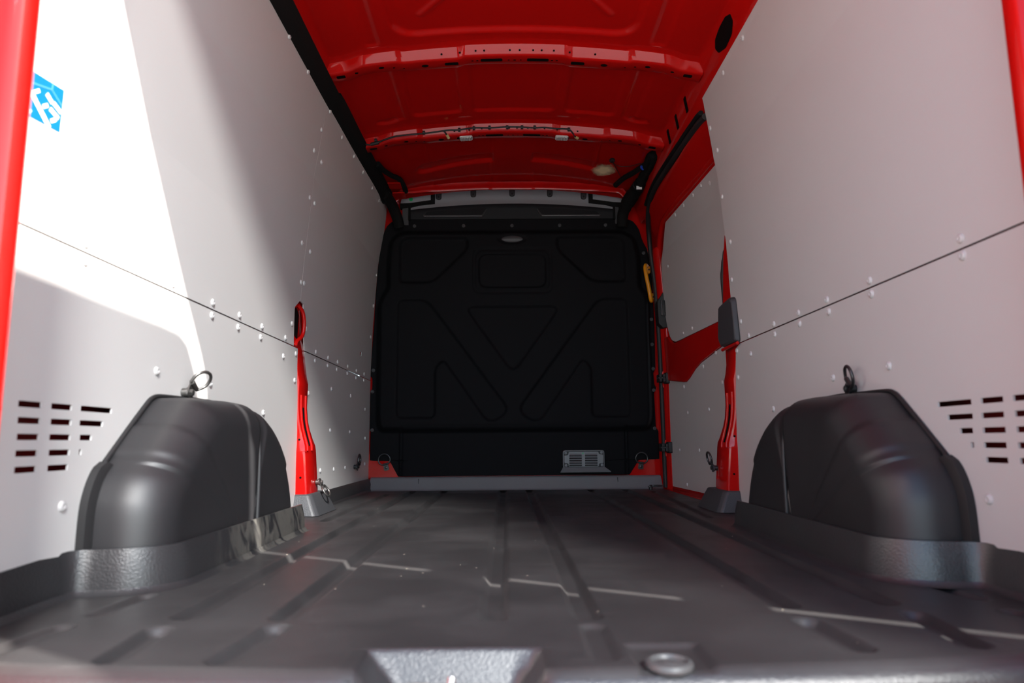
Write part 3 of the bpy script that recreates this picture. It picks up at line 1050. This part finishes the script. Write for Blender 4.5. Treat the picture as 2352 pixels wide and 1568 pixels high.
# latch blocks on the front edge
lb = prism('door_latch', round_poly([(.878, .985), (.905, .955), (.962, .965), (.962, 1.205), (.925, 1.195), (.875, 1.12)], .006, 2), lambda x, z: (x, 4.13, z), lambda x, z: (x, 4.22, z), 'rubber', door1, .004)
box('latch_body', .893, .956, 4.118, 4.135, 1.03, 1.125, 'visor', lb, .003)
box('latch_slot', .90, .918, 4.112, 4.12, 1.035, 1.12, 'rubber', lb, .002)
for zc in (.655, .245):
    hb = box('guide_block', .905, .95, 4.13, 4.22, zc - .033, zc + .033, 'rubber', door1, .008)
    for dx in (0, .022):
        for dz in (-.024, .002):
            box('block_tooth', .868 + dx, .886 + dx, 4.125, 4.21, zc + dz, zc + dz + .021, 'rubber', hb, .003)
    box('block_core', .866, .905, 4.135, 4.20, zc - .004, zc + .004, 'visor', hb)
    prism('red_bracket', round_poly([(.90, zc - .055), (.965, zc - .055), (.965, zc + .055), (.90, zc + .045)], .01, 2), lambda x, z: (x, 4.19, z), lambda x, z: (x, 4.205, z), 'red', hb)
# sill of the door step
box('step_edge', .893, .97, 2.95, 4.28, -.02, .004, 'red', door1)

# ---- front wall: bulkhead
front = empty('wall_front', (0, 4.34, 0))
prop(front, 'black moulded bulkhead closing the front of the load bay', 'bulkhead', kind='structure')
box('front_frame', -.96, .96, 4.345, 4.37, -.05, 2.02, 'red', front)
for s in (-1, 1):
    prism('corner_plate', [(s * .70, .075), (s * .895, .075), (s * .895, .215), (s * .74, .215)], lambda x, z: (x, 4.318, z), lambda x, z: (x, 4.345, z), 'red', front)


def poly_sd(x, z, pts):
    d = np.full(x.shape, 1e9)
    ins = np.zeros(x.shape, bool)
    n = len(pts)
    for i in range(n):
        (ax_, ay_), (bx_, by_) = pts[i], pts[(i + 1) % n]
        d = np.minimum(d, seg_dist(x, z, ax_, ay_, bx_, by_))
        c = ((ay_ > z) != (by_ > z))
        if by_ != ay_:
            ins ^= c & (x < (bx_ - ax_) * (z - ay_) / (by_ - ay_) + ax_)
    return np.where(ins, -d, d)


zr = np.array(sorted(set(np.round(np.concatenate([np.linspace(.082, 1.70, 300), [.1755, .1765]]), 4))))
Lz = [.082, .175, .177, .355, .36, .60, .615, .68, .695, 1.0, 1.20, 1.38, 1.40, 1.48, 1.56, 1.62, 1.655, 1.68, 1.695, 1.70]
Lx = [-.705, -.757, -.878, -.878, -.883, -.883, -.872, -.872, -.886, -.870, -.862, -.852, -.850, -.842, -.832, -.815, -.800, -.775, -.74, -.70]
Rz = [.082, .172, .174, .345, .36, .575, .59, .61, .63, .70, .73, 1.0, 1.3, 1.46, 1.50, 1.54, 1.57, 1.62, 1.65, 1.68, 1.695, 1.70]
Rx_ = [.705, .765, .890, .890, .876, .872, .878, .886, .876, .872, .886, .890, .885, .868, .858, .838, .828, .815, .80, .775, .74, .70]
nu = 360
BU = np.linspace(0, 1, nu)
xl, xr = np.interp(zr, Lz, Lx), np.interp(zr, Rz, Rx_)
BX = xl[None, :] + (xr - xl)[None, :] * BU[:, None]
BZ = np.broadcast_to(zr[None, :], BX.shape)
h = np.zeros(BX.shape)      # towards the camera


def pressb(pts, d, w=.010, r=.03):
    global h
    sd_ = poly_sd(BX, BZ, round_poly(pts, r, 6) if r else pts)
    h = h + d * (1 - sstep(-w, w, sd_))


def mir(pts):
    return [(-x, z) for x, z in pts][::-1]


# main raised plateau with notched shoulders, and the lower apron
pressb([(-.815, .36), (.825, .36), (.845, .42), (.848, 1.16), (.835, 1.20), (.800, 1.24), (.800, 1.44), (.775, 1.56), (.70, 1.605), (-.70, 1.605), (-.765, 1.56), (-.78, 1.44), (-.78, 1.24), (-.81, 1.20), (-.835, 1.14), (-.83, .42)], .042, .022, .03)
pressb([(-.69, .06), (.69, .06), (.69, .37), (-.69, .37)], .022, .016, .03)
h = h - .020 * sstep(.40, .34, BZ) * (np.abs(BX) < .69) * 1.0
# corner pockets
cpk = [(-.708, 1.565), (-.283, 1.565), (-.283, 1.49), (-.50, 1.278), (-.708, 1.278)]
pressb(cpk, -.016, .013, [.06, .03, .05, .05, .03])
pressb(mir(cpk), -.016, .013, [.03, .05, .05, .03, .06])
# window blank: three nested steps
for (a, b, c, d_), dd in (((-.25, .25, 1.205, 1.496), -.005), ((-.232, .232, 1.222, 1.48), .004), ((-.21, .21, 1.243, 1.456), -.012)):
    pressb([(a, c), (b, c), (b, d_), (a, d_)], dd, .006, .055)
# V and the two A-shaped legs
pressb([(-.30, 1.12), (.30, 1.12), (.0, .70)], -.012, .011, .07)
leg = [(-.714, 1.165), (-.535, 1.165), (-.02, .47), (-.15, .39), (-.43, .79), (-.481, .74), (-.481, .432), (-.714, .432)]
pressb(leg, -.013, .011, [.04, .05, .07, .07, .05, .05, .035, .035])
pressb(mir(leg), -.013, .011, [.035, .035, .05, .05, .07, .07, .05, .04])
# oval grip
h = h - .006 * (1 - sstep(-.006, .006, (np.hypot(BX / .088, (BZ - 1.556) / .032) - 1) * .035))
BY = 4.312 - h
bulk = grid('bulkhead_panel', np.stack([BX, BY, BZ], -1), 'bulk', front, True)
solidify(bulk, .006, -1)


def screw(x, y, z, r, parent, m='visor'):
    lathe('screw', [(r, 0), (r, .003), (r * .75, .0045), (r * .55, .004), (r * .35, .0055), (r * .01, .0055)], (0, -1, 0), (x, y, z), m, parent, 14)


for x, z in [(-.624, 1.655), (-.31, 1.655), (0, 1.655), (.305, 1.655), (.60, 1.655), (.838, 1.47), (.872, 1.04), (.870, .881), (.872, .728), (.870, .595), (.868, .36), (-.868, .73), (-.871, .598), (-.868, .362)]:
    screw(x, 4.311, z, .011, bulk)

# dark grey trim shelf above the bulkhead: charcoal face, paler flange over it
rows, rows2 = [], []
for x in np.linspace(-.655, .655, 80):
    c = .040 * (x / .655) ** 2
    rows.append([(x, y, z) for y, z in [(4.316, 1.69), (4.300, 1.765 - c * .9), (4.297, 1.790 - c), (4.300, 1.798 - c)]])
    rows2.append([(x, y, z) for y, z in [(4.300, 1.798 - c), (4.304, 1.806 - c), (4.316, 1.822 - c * .9), (4.323, 1.840 - c * .8), (4.325, 1.90)]])
vis = grid('shelf_trim', np.array(rows), 'visor_face', front, True, 60)
grid('shelf_flange', np.array(rows2), 'flange', front, True, 60)
for s in (-1, 1):
    tp = [(s * .572, 1.722), (s * .545, 1.745), (s * .150, 1.778), (s * .185, 1.714), (s * .56, 1.714)]
    tp = round_poly(tp, .012, 3)
    cxm, czm = s * .36, 1.742
    prism('recess_frame', tp, lambda x, z: (x, 4.300, z), lambda x, z: (x, 4.310, z), 'rubber', vis)
    prism('recess_floor', [(cxm + (x - cxm) * .955, czm + (z - czm) * .76 + .002) for x, z in tp], lambda x, z: (x, 4.2992, z), lambda x, z: (x, 4.31, z), 'visor_face', vis)
for s in (-1, 1):
    prism('recess_ledge', [(s * .19, 1.7135), (s * .565, 1.7135), (s * .558, 1.7185), (s * .192, 1.7185)], lambda x, z: (x, 4.2965, z), lambda x, z: (x, 4.305, z), 'ventgrey', vis, .001)
gp = []
for i in range(13):
    th = math.pi / 2 * i / 12
    gp.append([(.074 * math.cos(th) * math.cos(t_), 4.281 - .012 * math.sin(th), 1.556 + .0235 * math.cos(th) * math.sin(t_)) for t_ in np.linspace(0, 2 * math.pi, 33)])
grid('oval_grip', np.array(gp), 'visor', bulk, True)
for x, z in [(-.471, 1.856), (-.248, 1.872), (.002, 1.876), (.246, 1.872), (.464, 1.854)]:
    z -= .010
    tp = round_poly([(x - .018, z + .03), (x + .018, z + .03), (x + .018, z - .014), (x - .018, z - .014)], [0, 0, .017, .017], 4)
    tb = prism('fixing_tab', tp, lambda a, b: (a, 4.312, b), lambda a, b: (a, 4.33, b), 'rubber', vis)
    tp2 = [(x + (a - x) * .72, z + (b - z) * .78) for a, b in tp]
    prism('tab_face', tp2, lambda a, b: (a, 4.3105, b), lambda a, b: (a, 4.32, b), 'visor', tb)
    lathe('screw', [(.007, 0), (.006, .003), (.0001, .003)], (0, -1, 0), (x, 4.3105, z + .002), 'rubber', tb, 12)
for s in (-1, 1):
    # side cheeks of the trim with black channels
    ck = prism('corner_trim', round_poly([(s * .515, 1.865), (s * .70, 1.855), (s * .715, 1.80), (s * .66, 1.80), (s * .515, 1.823)], .008, 3), lambda x, z: (x, 4.300, z), lambda x, z: (x, 4.33, z), 'flange', front)
    ck['label'] = 'light grey corner of the shelf trim'
    prism('corner_channel', [(s * .495, 1.87), (s * .520, 1.87), (s * .520, 1.822), (s * .65, 1.803), (s * .715, 1.80), (s * .715, 1.765), (s * .65, 1.775), (s * .60, 1.79), (s * .495, 1.803)], lambda x, z: (x, 4.294, z), lambda x, z: (x, 4.32, z), 'softblack', ck)
    box('side_channel', min(s * .648, s * .662), max(s * .648, s * .662), 4.29, 4.315, 1.69, 1.785, 'softblack', ck)
    box('side_cheek', min(s * .662, s * .70), max(s * .662, s * .70), 4.30, 4.33, 1.66, 1.775, 'visor', ck)
    if s < 0:
        lathe('paint_dot', [(.0125, 0), (.0125, .0008)], (0, -1, 0), (-.647, 4.300, 1.829), 'green', ck, 20)

# ---- rear doors, open straight back
def rear_door(s, name, label):
    d = empty(name, (s * .95, .4, -.1))
    prop(d, label, 'door', kind='structure')
    yh_z = [-.12, 1.40, 1.60, 1.75, 1.88, 1.95]
    yh = [.870, .870, .846, .826, .792, .762]
    out = [(yy, z) for z, yy in zip(yh_z, yh)] + [(.735, 2.01), (.70, 2.055), (.65, 2.078), (.55, 2.085), (.02, 2.10), (.02, -.12)]
    X0 = .925 if s > 0 else .925
    prism('door_panel', out, lambda y, z: (s * X0, y, z), lambda y, z: (s * (X0 + .045), y, z), 'red', d, .004)
    prism('door_lining', round_poly([(.10, .05), (.80, .05), (.80, .95), (.10, .95)], .04, 4), lambda y, z: (s * (X0 - .008), y, z), lambda y, z: (s * X0, y, z), 'visor', d)
    prism('window_pane', round_poly([(.12, 1.08), (.74, 1.08), (.70, 1.80), (.12, 1.82)], .06, 4), lambda y, z: (s * (X0 - .004), y, z), lambda y, z: (s * X0, y, z), 'glass', d)
    for z in (.51, .92, 1.72):
        box('hinge', min(s * .92, s * .985), max(s * .92, s * .985), .86, .93, z - .032, z + .032, 'red', d, .006)
    box('latch', min(s * .90, s * .925), max(s * .90, s * .925), .03, .10, .72, .84, 'rubber', d, .006)
    return d


rear_door(1, 'door_2', 'right rear door of the van standing open')
rear_door(-1, 'door_3', 'left rear door of the van standing open')
bmp = box('trim_2', -.95, .95, .70, .86, -.30, -.12, 'bumper', None, .02, 4)
prop(bmp, 'black plastic rear bumper step below the load sill', 'bumper', kind='structure')
box('sill_plate', -.93, .93, .84, .90, -.135, -.05, 'red', bmp, .006)

# ================================================================== THINGS
# ---- wheel arch covers
def wheel_arch(s, label):
    t = empty('wheel_arch_cover', (s * .80, 1.9, 0))
    prop(t, label, 'wheel arch', 'wheel arch covers on the load floor')
    pts = [(1.425, .004), (1.422, .07), (1.424, .15), (1.434, .19), (1.452, .222), (1.48, .247), (1.52, .281), (1.56, .315), (1.60, .348), (1.632, .374), (1.655, .389), (1.69, .396), (1.80, .398), (1.93, .400), (2.06, .394), (2.13, .375),
           (2.21, .335), (2.29, .272), (2.35, .19), (2.39, .10), (2.415, .004)]
    P = [(p_.x, p_.y) for p_ in smooth_path([(a, b, 0) for a, b in pts], 10)]
    # arc length
    n = len(P)
    cen = np.array((1.93, .0))
    rows = []
    lipz = []
    for i, (y, z) in enumerate(P):
        q = np.array((y, z))
        # pressed steps across the sloping back
        stp = 0.0
        if y < 1.72:
            stp += .007 * float(sstep(.335, .320, np.array(z))) - .007 * float(sstep(.275, .26, np.array(z)))
        # shallow steps in the front end
        fr = float(sstep(1.985, 2.005, np.array(y))) - .45 * float(sstep(2.06, 2.075, np.array(y)))
        dirn = (cen - q) / np.linalg.norm(cen - q)
        q = q - dirn * stp * .6 + dirn * .010 * fr
        L_ = np.linalg.norm(cen - q)
        xin = .733 + .012 * fr - stp * .3
        R = min(.10 if z < .25 else .085, L_ * .6)
        row = [(s * .8845, *q), (s * .88, *q), (s * .85, *q)]
        for k in range(13):
            a = math.pi / 2 * k / 12
            xx = xin + R * (1 - math.sin(a))
            off_ = R * (1 - math.cos(a))
            row.append((s * xx, *(q + dirn * off_)))
        for k in (.35, .65, .9):
            off_ = R + (L_ - R) * k
            row.append((s * (xin - .002), *(q + dirn * off_)))
        rows.append(row)
    A = np.array(rows)
    body = grid('cover_body', A, 'arch', t, True)
    # lip against the wall
    tube('edge_lip', [(s * .879, y - .004 if y < 1.9 else y + .004, z + .004) for y, z in P[44:-6:3]], .0055, 'rubber', t, 8)
    rows = []
    for y, z in P[8:50]:
        q = np.array((y, z))
        dirn = (q - cen) / np.linalg.norm(q - cen)
        fade = min(1.0, (50 - len(rows)) / 14.0) if len(rows) > 28 else 1.0
        a, b = q + dirn * .004, q + dirn * (.004 + .016 * fade)
        rows.append([(s * .884, *q), (s * .884, *b), (s * .868, *b), (s * .862, *a), (s * .862, *q)])
    grid('seal_strip', np.array(rows), 'rubber', t, True, 40)
    # stiffening rib down the front end
    tube('rib', [(s * (.733 + .004), 1.985, .05), (s * .737, 1.985, .20), (s * .742, 1.984, .29), (s * .765, 1.984, .355), (s * .80, 1.984, .383)], .007, 'arch', body, 8, smooth_n=5)
    return t


wheel_arch(-1, 'black moulded wheel arch cover on the left, lit by sun')
wheel_arch(1, 'black moulded wheel arch cover on the right, in shade')


# ---- lashing rings
def tie_down(loc, normal, hang, label, m='steel_dark', r=.026, wire=.0042, scale=1.0, tilt=0.0):
    """bolted plate and hinged wire ring; normal points into the load bay, hang is where the ring lies"""
    t = empty('lashing_ring', loc)
    prop(t, label, 'lashing ring', 'lashing rings of the load bay')
    L0 = Vector(loc)
    n = Vector(normal).normalized()
    h_ = Vector(hang).normalized()
    w = n.cross(h_).normalized()
    r *= scale
    lathe('spacer', [(.011 * scale, 0), (.011 * scale, .012 * scale), (.014 * scale, .013 * scale), (.014 * scale, .017 * scale)], n, L0, m, t, 16)
    # plate with an eye
    pc = L0 + n * .0185 * scale
    pp = round_poly([(-.016, -.016), (.016, -.016), (.013, .022), (-.013, .022)], .010, 4)
    prism('plate', pp, lambda a, b: pc - n * .002 + (w * a + h_ * b) * scale, lambda a, b: pc + n * .002 + (w * a + h_ * b) * scale, m, t)
    # hexagon bolt
    lathe('bolt', [(.0085 * scale, 0), (.0085 * scale, .006 * scale), (.006 * scale, .0075 * scale)], n, pc + n * .002, m, t, 6)
    tube('eye_sleeve', [pc + h_ * .021 * scale - w * .014 * scale + n * .004 * scale, pc + h_ * .021 * scale + w * .014 * scale + n * .004 * scale], .0065 * scale, m, t, 10)
    e = pc + h_ * .021 * scale + n * .004 * scale
    hd_ = (h_ * math.cos(tilt) + n * math.sin(tilt)).normalized()
    ring = []
    for k in range(25):
        a = math.pi * (-.62 + 1.24 * k / 24) + math.pi / 2
        ring.append(e + hd_ * (r * .75 + math.sin(a) * r) + w * math.cos(a) * r)
    ring = [e + w * .02 * scale * (1 if ring[0].dot(w) > ring[-1].dot(w) else -1)] + ring[::1] + [e - w * .02 * scale * (1 if ring[0].dot(w) > ring[-1].dot(w) else -1)]
    tube('ring', ring, wire * scale, m, t, 10, closed=True)
    return t


tie_down((-.884, 1.815, .418), (1, 0, 0), (0, .5, .85), 'lashing ring standing above the left wheel arch cover', tilt=.75, scale=1.05)
tie_down((.884, 1.845, .418), (-1, 0, 0), (0, -.6, .6), 'lashing ring standing above the right wheel arch cover', 'steel_black', tilt=.25, scale=1.05)
tie_down((-.838, 2.96, .125), (1, 0, 0), (.35, .2, -.9), 'lashing ring hanging from the foot of the left pillar', 'steel_dark', tilt=.25)
tie_down((.838, 2.96, .170), (-1, 0, 0), (-.1, .2, .95), 'lashing ring raised beside the foot of the right pillar', 'steel_black', tilt=.1)
tie_down((-.885, 3.90, .155), (1, 0, 0), (0, .5, .86), 'lashing ring on the lower left lining board', 'steel_black', scale=1.1)
tie_down((-.775, 4.318, .135), (0, -1, 0), (-.25, 0, .97), 'lashing ring at the left foot of the bulkhead', 'steel_black', r=.034, scale=1.05)
tie_down((.772, 4.318, .130), (0, -1, 0), (.12, 0, .97), 'lashing ring at the right foot of the bulkhead', 'steel_black', r=.034, scale=1.05)
tie_down((.80, 4.16, .001), (0, 0, 1), (.95, -.1, 0), 'lashing ring lying flat on the floor by the door sill', 'steel_black', scale=1.0)

# ---- yellow grab handle
t = empty('grab_handle', (.85, 4.26, 1.15))
prop(t, 'curved yellow plastic grab handle beside the bulkhead', 'handle')
tube('grip', [(.853, 4.285, 1.372), (.838, 4.262, 1.376), (.832, 4.250, 1.350), (.838, 4.243, 1.29), (.850, 4.243, 1.22), (.859, 4.250, 1.165), (.866, 4.262, 1.148), (.876, 4.285, 1.158)], .0125, 'yellow', t, 12, smooth_n=6)
for x, z in ((.858, 1.352), (.880, 1.176)):
    pp = round_poly([(x - .014, z - .024), (x + .012, z - .024), (x + .012, z + .024), (x - .014, z + .024)], .012, 4)
    ft = prism('mount', pp, lambda a, b: (a, 4.275, b), lambda a, b: (a, 4.305, b), 'yellow', t, .003)
    lathe('screw_hole', [(.006, 0), (.006, .0015)], (0, -1, 0), (x + .003, 4.275, z), 'rubber', ft, 12)

# ---- vent grille at the foot of the bulkhead
vy = 4.288
t = empty('vent_grille', (.425, vy, .12))
prop(t, 'grey louvred vent grille at the foot of the bulkhead', 'vent')
prism('housing', round_poly([(.297, .123), (.550, .123), (.550, .231), (.297, .231)], .016, 4), lambda x, z: (x, vy - .006, z), lambda x, z: (x, vy + .02, z), 'ventgrey', t, .003)
prism('gap', round_poly([(.302, .128), (.545, .128), (.545, .226), (.302, .226)], .014, 4), lambda x, z: (x, vy - .0068, z), lambda x, z: (x, vy - .005, z), 'rubber', t)
face = [(.331, .132), (.514, .132), (.516, .150), (.542, .152), (.542, .205), (.516, .207), (.514, .222), (.331, .222), (.329, .203), (.305, .201), (.305, .153), (.329, .151)]
prism('faceplate', round_poly(face, .008, 3), lambda x, z: (x, vy - .014, z), lambda x, z: (x, vy - .005, z), 'ventgrey', t, .002)
for xa in (.337, .432):
    for k in range(5):
        zc = .205 - k * .0145
        lv = pyd('louvre', [(xa, vy - .0146, zc + .0055), (xa + .072, vy - .0146, zc + .0055), (xa + .072, vy - .024, zc - .005), (xa, vy - .024, zc - .005),
                            (xa, vy - .0135, zc - .0055), (xa + .072, vy - .0135, zc - .0055)], [(0, 1, 2, 3), (3, 2, 5, 4), (0, 3, 4), (1, 5, 2)], 'ventgrey', t)
        prism('louvre_opening', [(xa - .002, zc - .010), (xa + .074, zc - .010), (xa + .074, zc - .0045), (xa - .002, zc - .0045)], lambda x, z: (x, vy - .0151, z), lambda x, z: (x, vy - .0135, z), 'hole', lv)
for x, z in ((.315, .2145), (.532, .2165), (.316, .140), (.534, .1415)):
    lathe('screw', [(.009, 0), (.009, .004), (.006, .0055), (.0001, .0055)], (0, -1, 0), (x, vy - .007, z), 'ventgrey', t, 14)
v = [(.297, vy - .006, .130), (.550, vy - .006, .130), (.582, vy - .034, .106), (.281, vy - .034, .104), (.297, vy + .01, .130), (.55, vy + .01, .13), (.585, vy - .03, .100), (.278, vy - .03, .099)]
pyd('skirt', v, [(0, 1, 2, 3), (4, 7, 6, 5), (0, 3, 7, 4), (1, 5, 6, 2), (3, 2, 6, 7)], 'ventgrey', t)
lathe('paint_dot', [(.0042, 0), (.0042, .0008)], (0, -1, 0), (.4185, vy - .014, .2125), 'green', t, 14)

# ---- roof lamps on the farther bow
for x, nm in ((-.243, 'left'), (.252, 'right')):
    zb = 1.853 - .112 * x * x - .004
    t = empty('roof_lamp', (x, 3.42, zb))
    prop(t, f'small ribbed clear roof lamp nearer the {nm} end of the bow', 'lamp', 'roof lamps on the farther bow')
    sl = -.224 * x
    pp = round_poly([(-.034, -.026), (.034, -.026), (.034, .024), (-.034, .024)], .010, 4)
    prism('lamp_base', pp, lambda a, b: (x + a, 3.418 + b, zb + sl * a), lambda a, b: (x + a * .97, 3.418 + b * .97, zb - .006 + sl * a), 'lens', t, .002)
    for k in range(7):
        a0 = -.027 + k * .008
        prism('lens_rib', [(a0, -.020), (a0 + .0055, -.020), (a0 + .0055, .018), (a0, .018)], lambda a, b: (x + a, 3.418 + b, zb - .005 + sl * a), lambda a, b: (x + a, 3.418 + b, zb - .0105 + sl * a), 'lens', t, .0015)

# ---- wiring harness along the farther bow
t = empty('wiring_harness', (0, 3.37, 1.87))
prop(t, 'thin black wiring harness clipped along the farther roof bow', 'cable')


def bowpt(x, dz=0.0, dy=0.0):
    a = abs(x)
    st_ = float(sstep(.20, .24, np.array(a)))
    st2 = float(sstep(.46, .49, np.array(a)))
    en = float(sstep(.62, .70, np.array(a)))
    yy = 3.375 + .010 * st_ - .012 * st2 + .02 * en - .0145
    return (x, yy + dy - .004, 1.853 - .112 * x * x + .017 - .005 * en + dz)


wx = [-.80, -.775, -.74, -.71, -.66, -.60, -.52, -.46, -.40, -.36, -.32, -.28, -.2, -.12, -.03, .05, .11, .16, .22, .285]
tube('wire', [bowpt(x, dz) for x, dz in zip(wx, [.02, .004, -.016, -.018, -.012, -.008, -.008, -.004, -.002, .001, .002, 0, .002, -.001, .002, 0, -.002, .001, -.001, .0])] + [(.318, 3.395, 1.838), (.335, 3.415, 1.833)], .0042, 'rubber', t, 8, smooth_n=5)
tube('branch_wire', [bowpt(-.355), (-.345, 3.375, 1.848), (-.336, 3.395, 1.836)], .0038, 'rubber', t, 8, smooth_n=4)
for p_, q_ in (((-.339, 3.380, 1.843), (-.331, 3.40, 1.832)), ((.322, 3.398, 1.836), (.334, 3.41, 1.833))):
    tube('connector', [p_, q_], .008, mat('connector_cream', (.55, .45, .20), .5), t, 8)
for x in (-.70, -.455, -.275, -.20, -.12, -.03, .045, .11, .285):
    p_ = bowpt(x)
    lathe('clip', [(.010, -.006), (.010, .006)], (1, 0, 0), p_, 'rubber', t, 10)
tube('sleeve', [bowpt(-.725, -.017), bowpt(-.685, -.015)], .009, 'rubber', t, 8)

# ---- cable bundle and duct in the right front roof corner
t = empty('cable_duct', (.74, 4.1, 1.65))
prop(t, 'black cable duct and bundle in the front right roof corner', 'cable duct')
tube('duct', [(.700, 4.27, 1.63), (.702, 4.25, 1.70), (.716, 4.20, 1.745), (.738, 4.10, 1.775), (.752, 3.98, 1.785), (.756, 3.86, 1.79), (.758, 3.74, 1.80)], .034, 'softblack', t, 12, smooth_n=6, rad=[.034, .036, .04, .044, .04, .036, .03, .026])
tube('upper_arm', [(.625, 4.03, 1.815), (.655, 3.93, 1.818), (.70, 3.83, 1.815), (.74, 3.70, 1.81)], .016, 'softblack', t, 10, smooth_n=5)
tube('wire_bunch', [(.757, 3.80, 1.785), (.766, 3.64, 1.795), (.757, 3.55, 1.800), (.742, 3.58, 1.805), (.744, 3.70, 1.795)], .022, 'softblack', t, 8, smooth_n=5)
lathe('blue_clip', [(.008, 0), (.011, .008), (.011, .022), (.007, .03)], (.2, -.6, -.7), (.722, 3.72, 1.806), 'bluepl', t, 10)
lathe('collar', [(.036, 0), (.038, .006), (.036, .012)], (.05, -1, .1), (.751, 3.955, 1.783), 'rubber', t, 14)
o = prism('tag', [(-.016, -.011), (.016, -.011), (.018, .010), (-.014, .012)], lambda a, b: (.742 + a, 3.905 + b * .3, 1.752 + b), lambda a, b: (.742 + a, 3.909 + b * .3, 1.752 + b), 'white', t)
lathe('plug', [(.016, 0), (.016, .01), (.009, .012), (.009, .016)], (0, -.25, -1), (.562, 3.74, 1.855), 'rubber', t, 12)
tube('thin_wire', [(.562, 3.74, 1.845), (.60, 3.80, 1.845), (.66, 3.79, 1.835), (.72, 3.72, 1.825)], .0018, 'rubber', t, 6, smooth_n=5)
tube('thin_wire', [(.562, 3.74, 1.845), (.60, 3.84, 1.845), (.64, 3.93, 1.83)], .0018, 'rubber', t, 6, smooth_n=5)
# black arm in the left front roof corner
t = empty('corner_duct', (-.72, 3.9, 1.78))
prop(t, 'short bent black duct in the front left roof corner', 'cable duct')
tube('duct', [(-.742, 3.66, 1.803), (-.730, 3.76, 1.808), (-.70, 3.86, 1.815), (-.665, 3.92, 1.818), (-.652, 3.99, 1.81), (-.648, 4.08, 1.80)], .015, 'softblack', t, 10, smooth_n=5)
box('tray', -.735, -.66, 3.93, 4.02, 1.795, 1.80, 'red', t)
box('tray_lip', -.722, -.65, 4.04, 4.14, 1.775, 1.78, 'red', t)

# ---- blue sticker on the left wall
def wl_(y, z, o=0.0008):
    return (-PX(z) + o, y, z)


t = empty('sticker', (-.88, 1.19, .86))
prop(t, 'blue printed sticker on the sunlit left wall by the rear post', 'sticker')
B0 = [(1.10, .935), (1.245, .95), (1.246, .866), (1.10, .852)]
prism('backing', B0, lambda y, z: wl_(y, z), lambda y, z: wl_(y, z, .0001), 'blue', t)


def mark(nm, pts, m):
    # pts in sticker units: u 0..1 along Y from 1.158 to 1.246, v 0..1 up from .857 to .948
    q = [(1.158 + u * .088, .8575 + u * .009 + v * .084 + 0) for u, v in pts]
    prism(nm, q, lambda y, z: wl_(y, z, .0014), lambda y, z: wl_(y, z, .0006), m, t)


def bar(nm, a, b, w, m):
    a, b = np.array(a), np.array(b)
    d = (b - a) / np.linalg.norm(b - a)
    nn = np.array((-d[1], d[0])) * w / 2
    mark(nm, [tuple(a + nn), tuple(a - nn), tuple(b - nn), tuple(b + nn)], m)


bar('print_stroke', (-.02, .56), (.66, -.02), .115, 'white')
bar('print_stroke', (.10, .56), (.25, .66), .075, 'white')
bar('print_stroke', (.40, .36), (.54, .45), .085, 'white')
bar('print_stroke', (.68, .14), (.83, .24), .085, 'white')
bar('print_letter', (.47, .68), (.66, .55), .10, 'white')
bar('print_letter', (.70, .57), (.96, .45), .10, 'white')
bar('print_letter', (.62, .40), (.90, .29), .10, 'white')
bar('print_letter', (-.06, .16), (.08, .10), .09, 'white')
bar('print_line', (-.05, .72), (.60, .84), .03, 'cyanline')
bar('print_line', (.60, .84), (.98, .60), .03, 'cyanline')
bar('print_line', (.61, .84), (.62, 1.0), .03, 'cyanline')

# ---- floor plug and latch striker at the rear edge
t = empty('floor_plug', (.164, .950, -.006))
prop(t, 'round grey plug set in the floor near the rear edge', 'plug')
lathe('rim', [(.030, 0), (.0315, .004), (.030, .009), (.025, .0105), (.022, .007), (.0215, .005)], (0, 0, 1), (.164, .950, -.006), 'grey', t, 32)
lathe('centre', [(.0215, 0), (.0215, .0055), (.010, .006), (.008, .0075), (.0001, .0075)], (0, 0, 1), (.164, .950, -.006), 'grey', t, 24)
t = empty('latch_striker', (-.135, .935, -.055))
prop(t, 'bright metal door latch striker in the floor pocket', 'latch')
sp_ = round_poly([(-.176, -.052), (-.142, -.052), (-.142, -.016), (-.176, -.016)], .006, 3)
prism('plate', sp_, lambda x, z: (x, .930, z), lambda x, z: (x, .934, z), 'steel', t)
lathe('hole', [(.007, 0), (.007, .001)], (0, -1, 0), (-.159, .930, -.036), 'hole', t, 14)
tube('pin', [(-.118, .930, -.055), (-.118, .934, -.025), (-.116, .940, -.012)], .006, 'steel', t, 12)
box('base', -.185, -.10, .925, .965, -.058, -.050, 'steel_dark', t, .002)
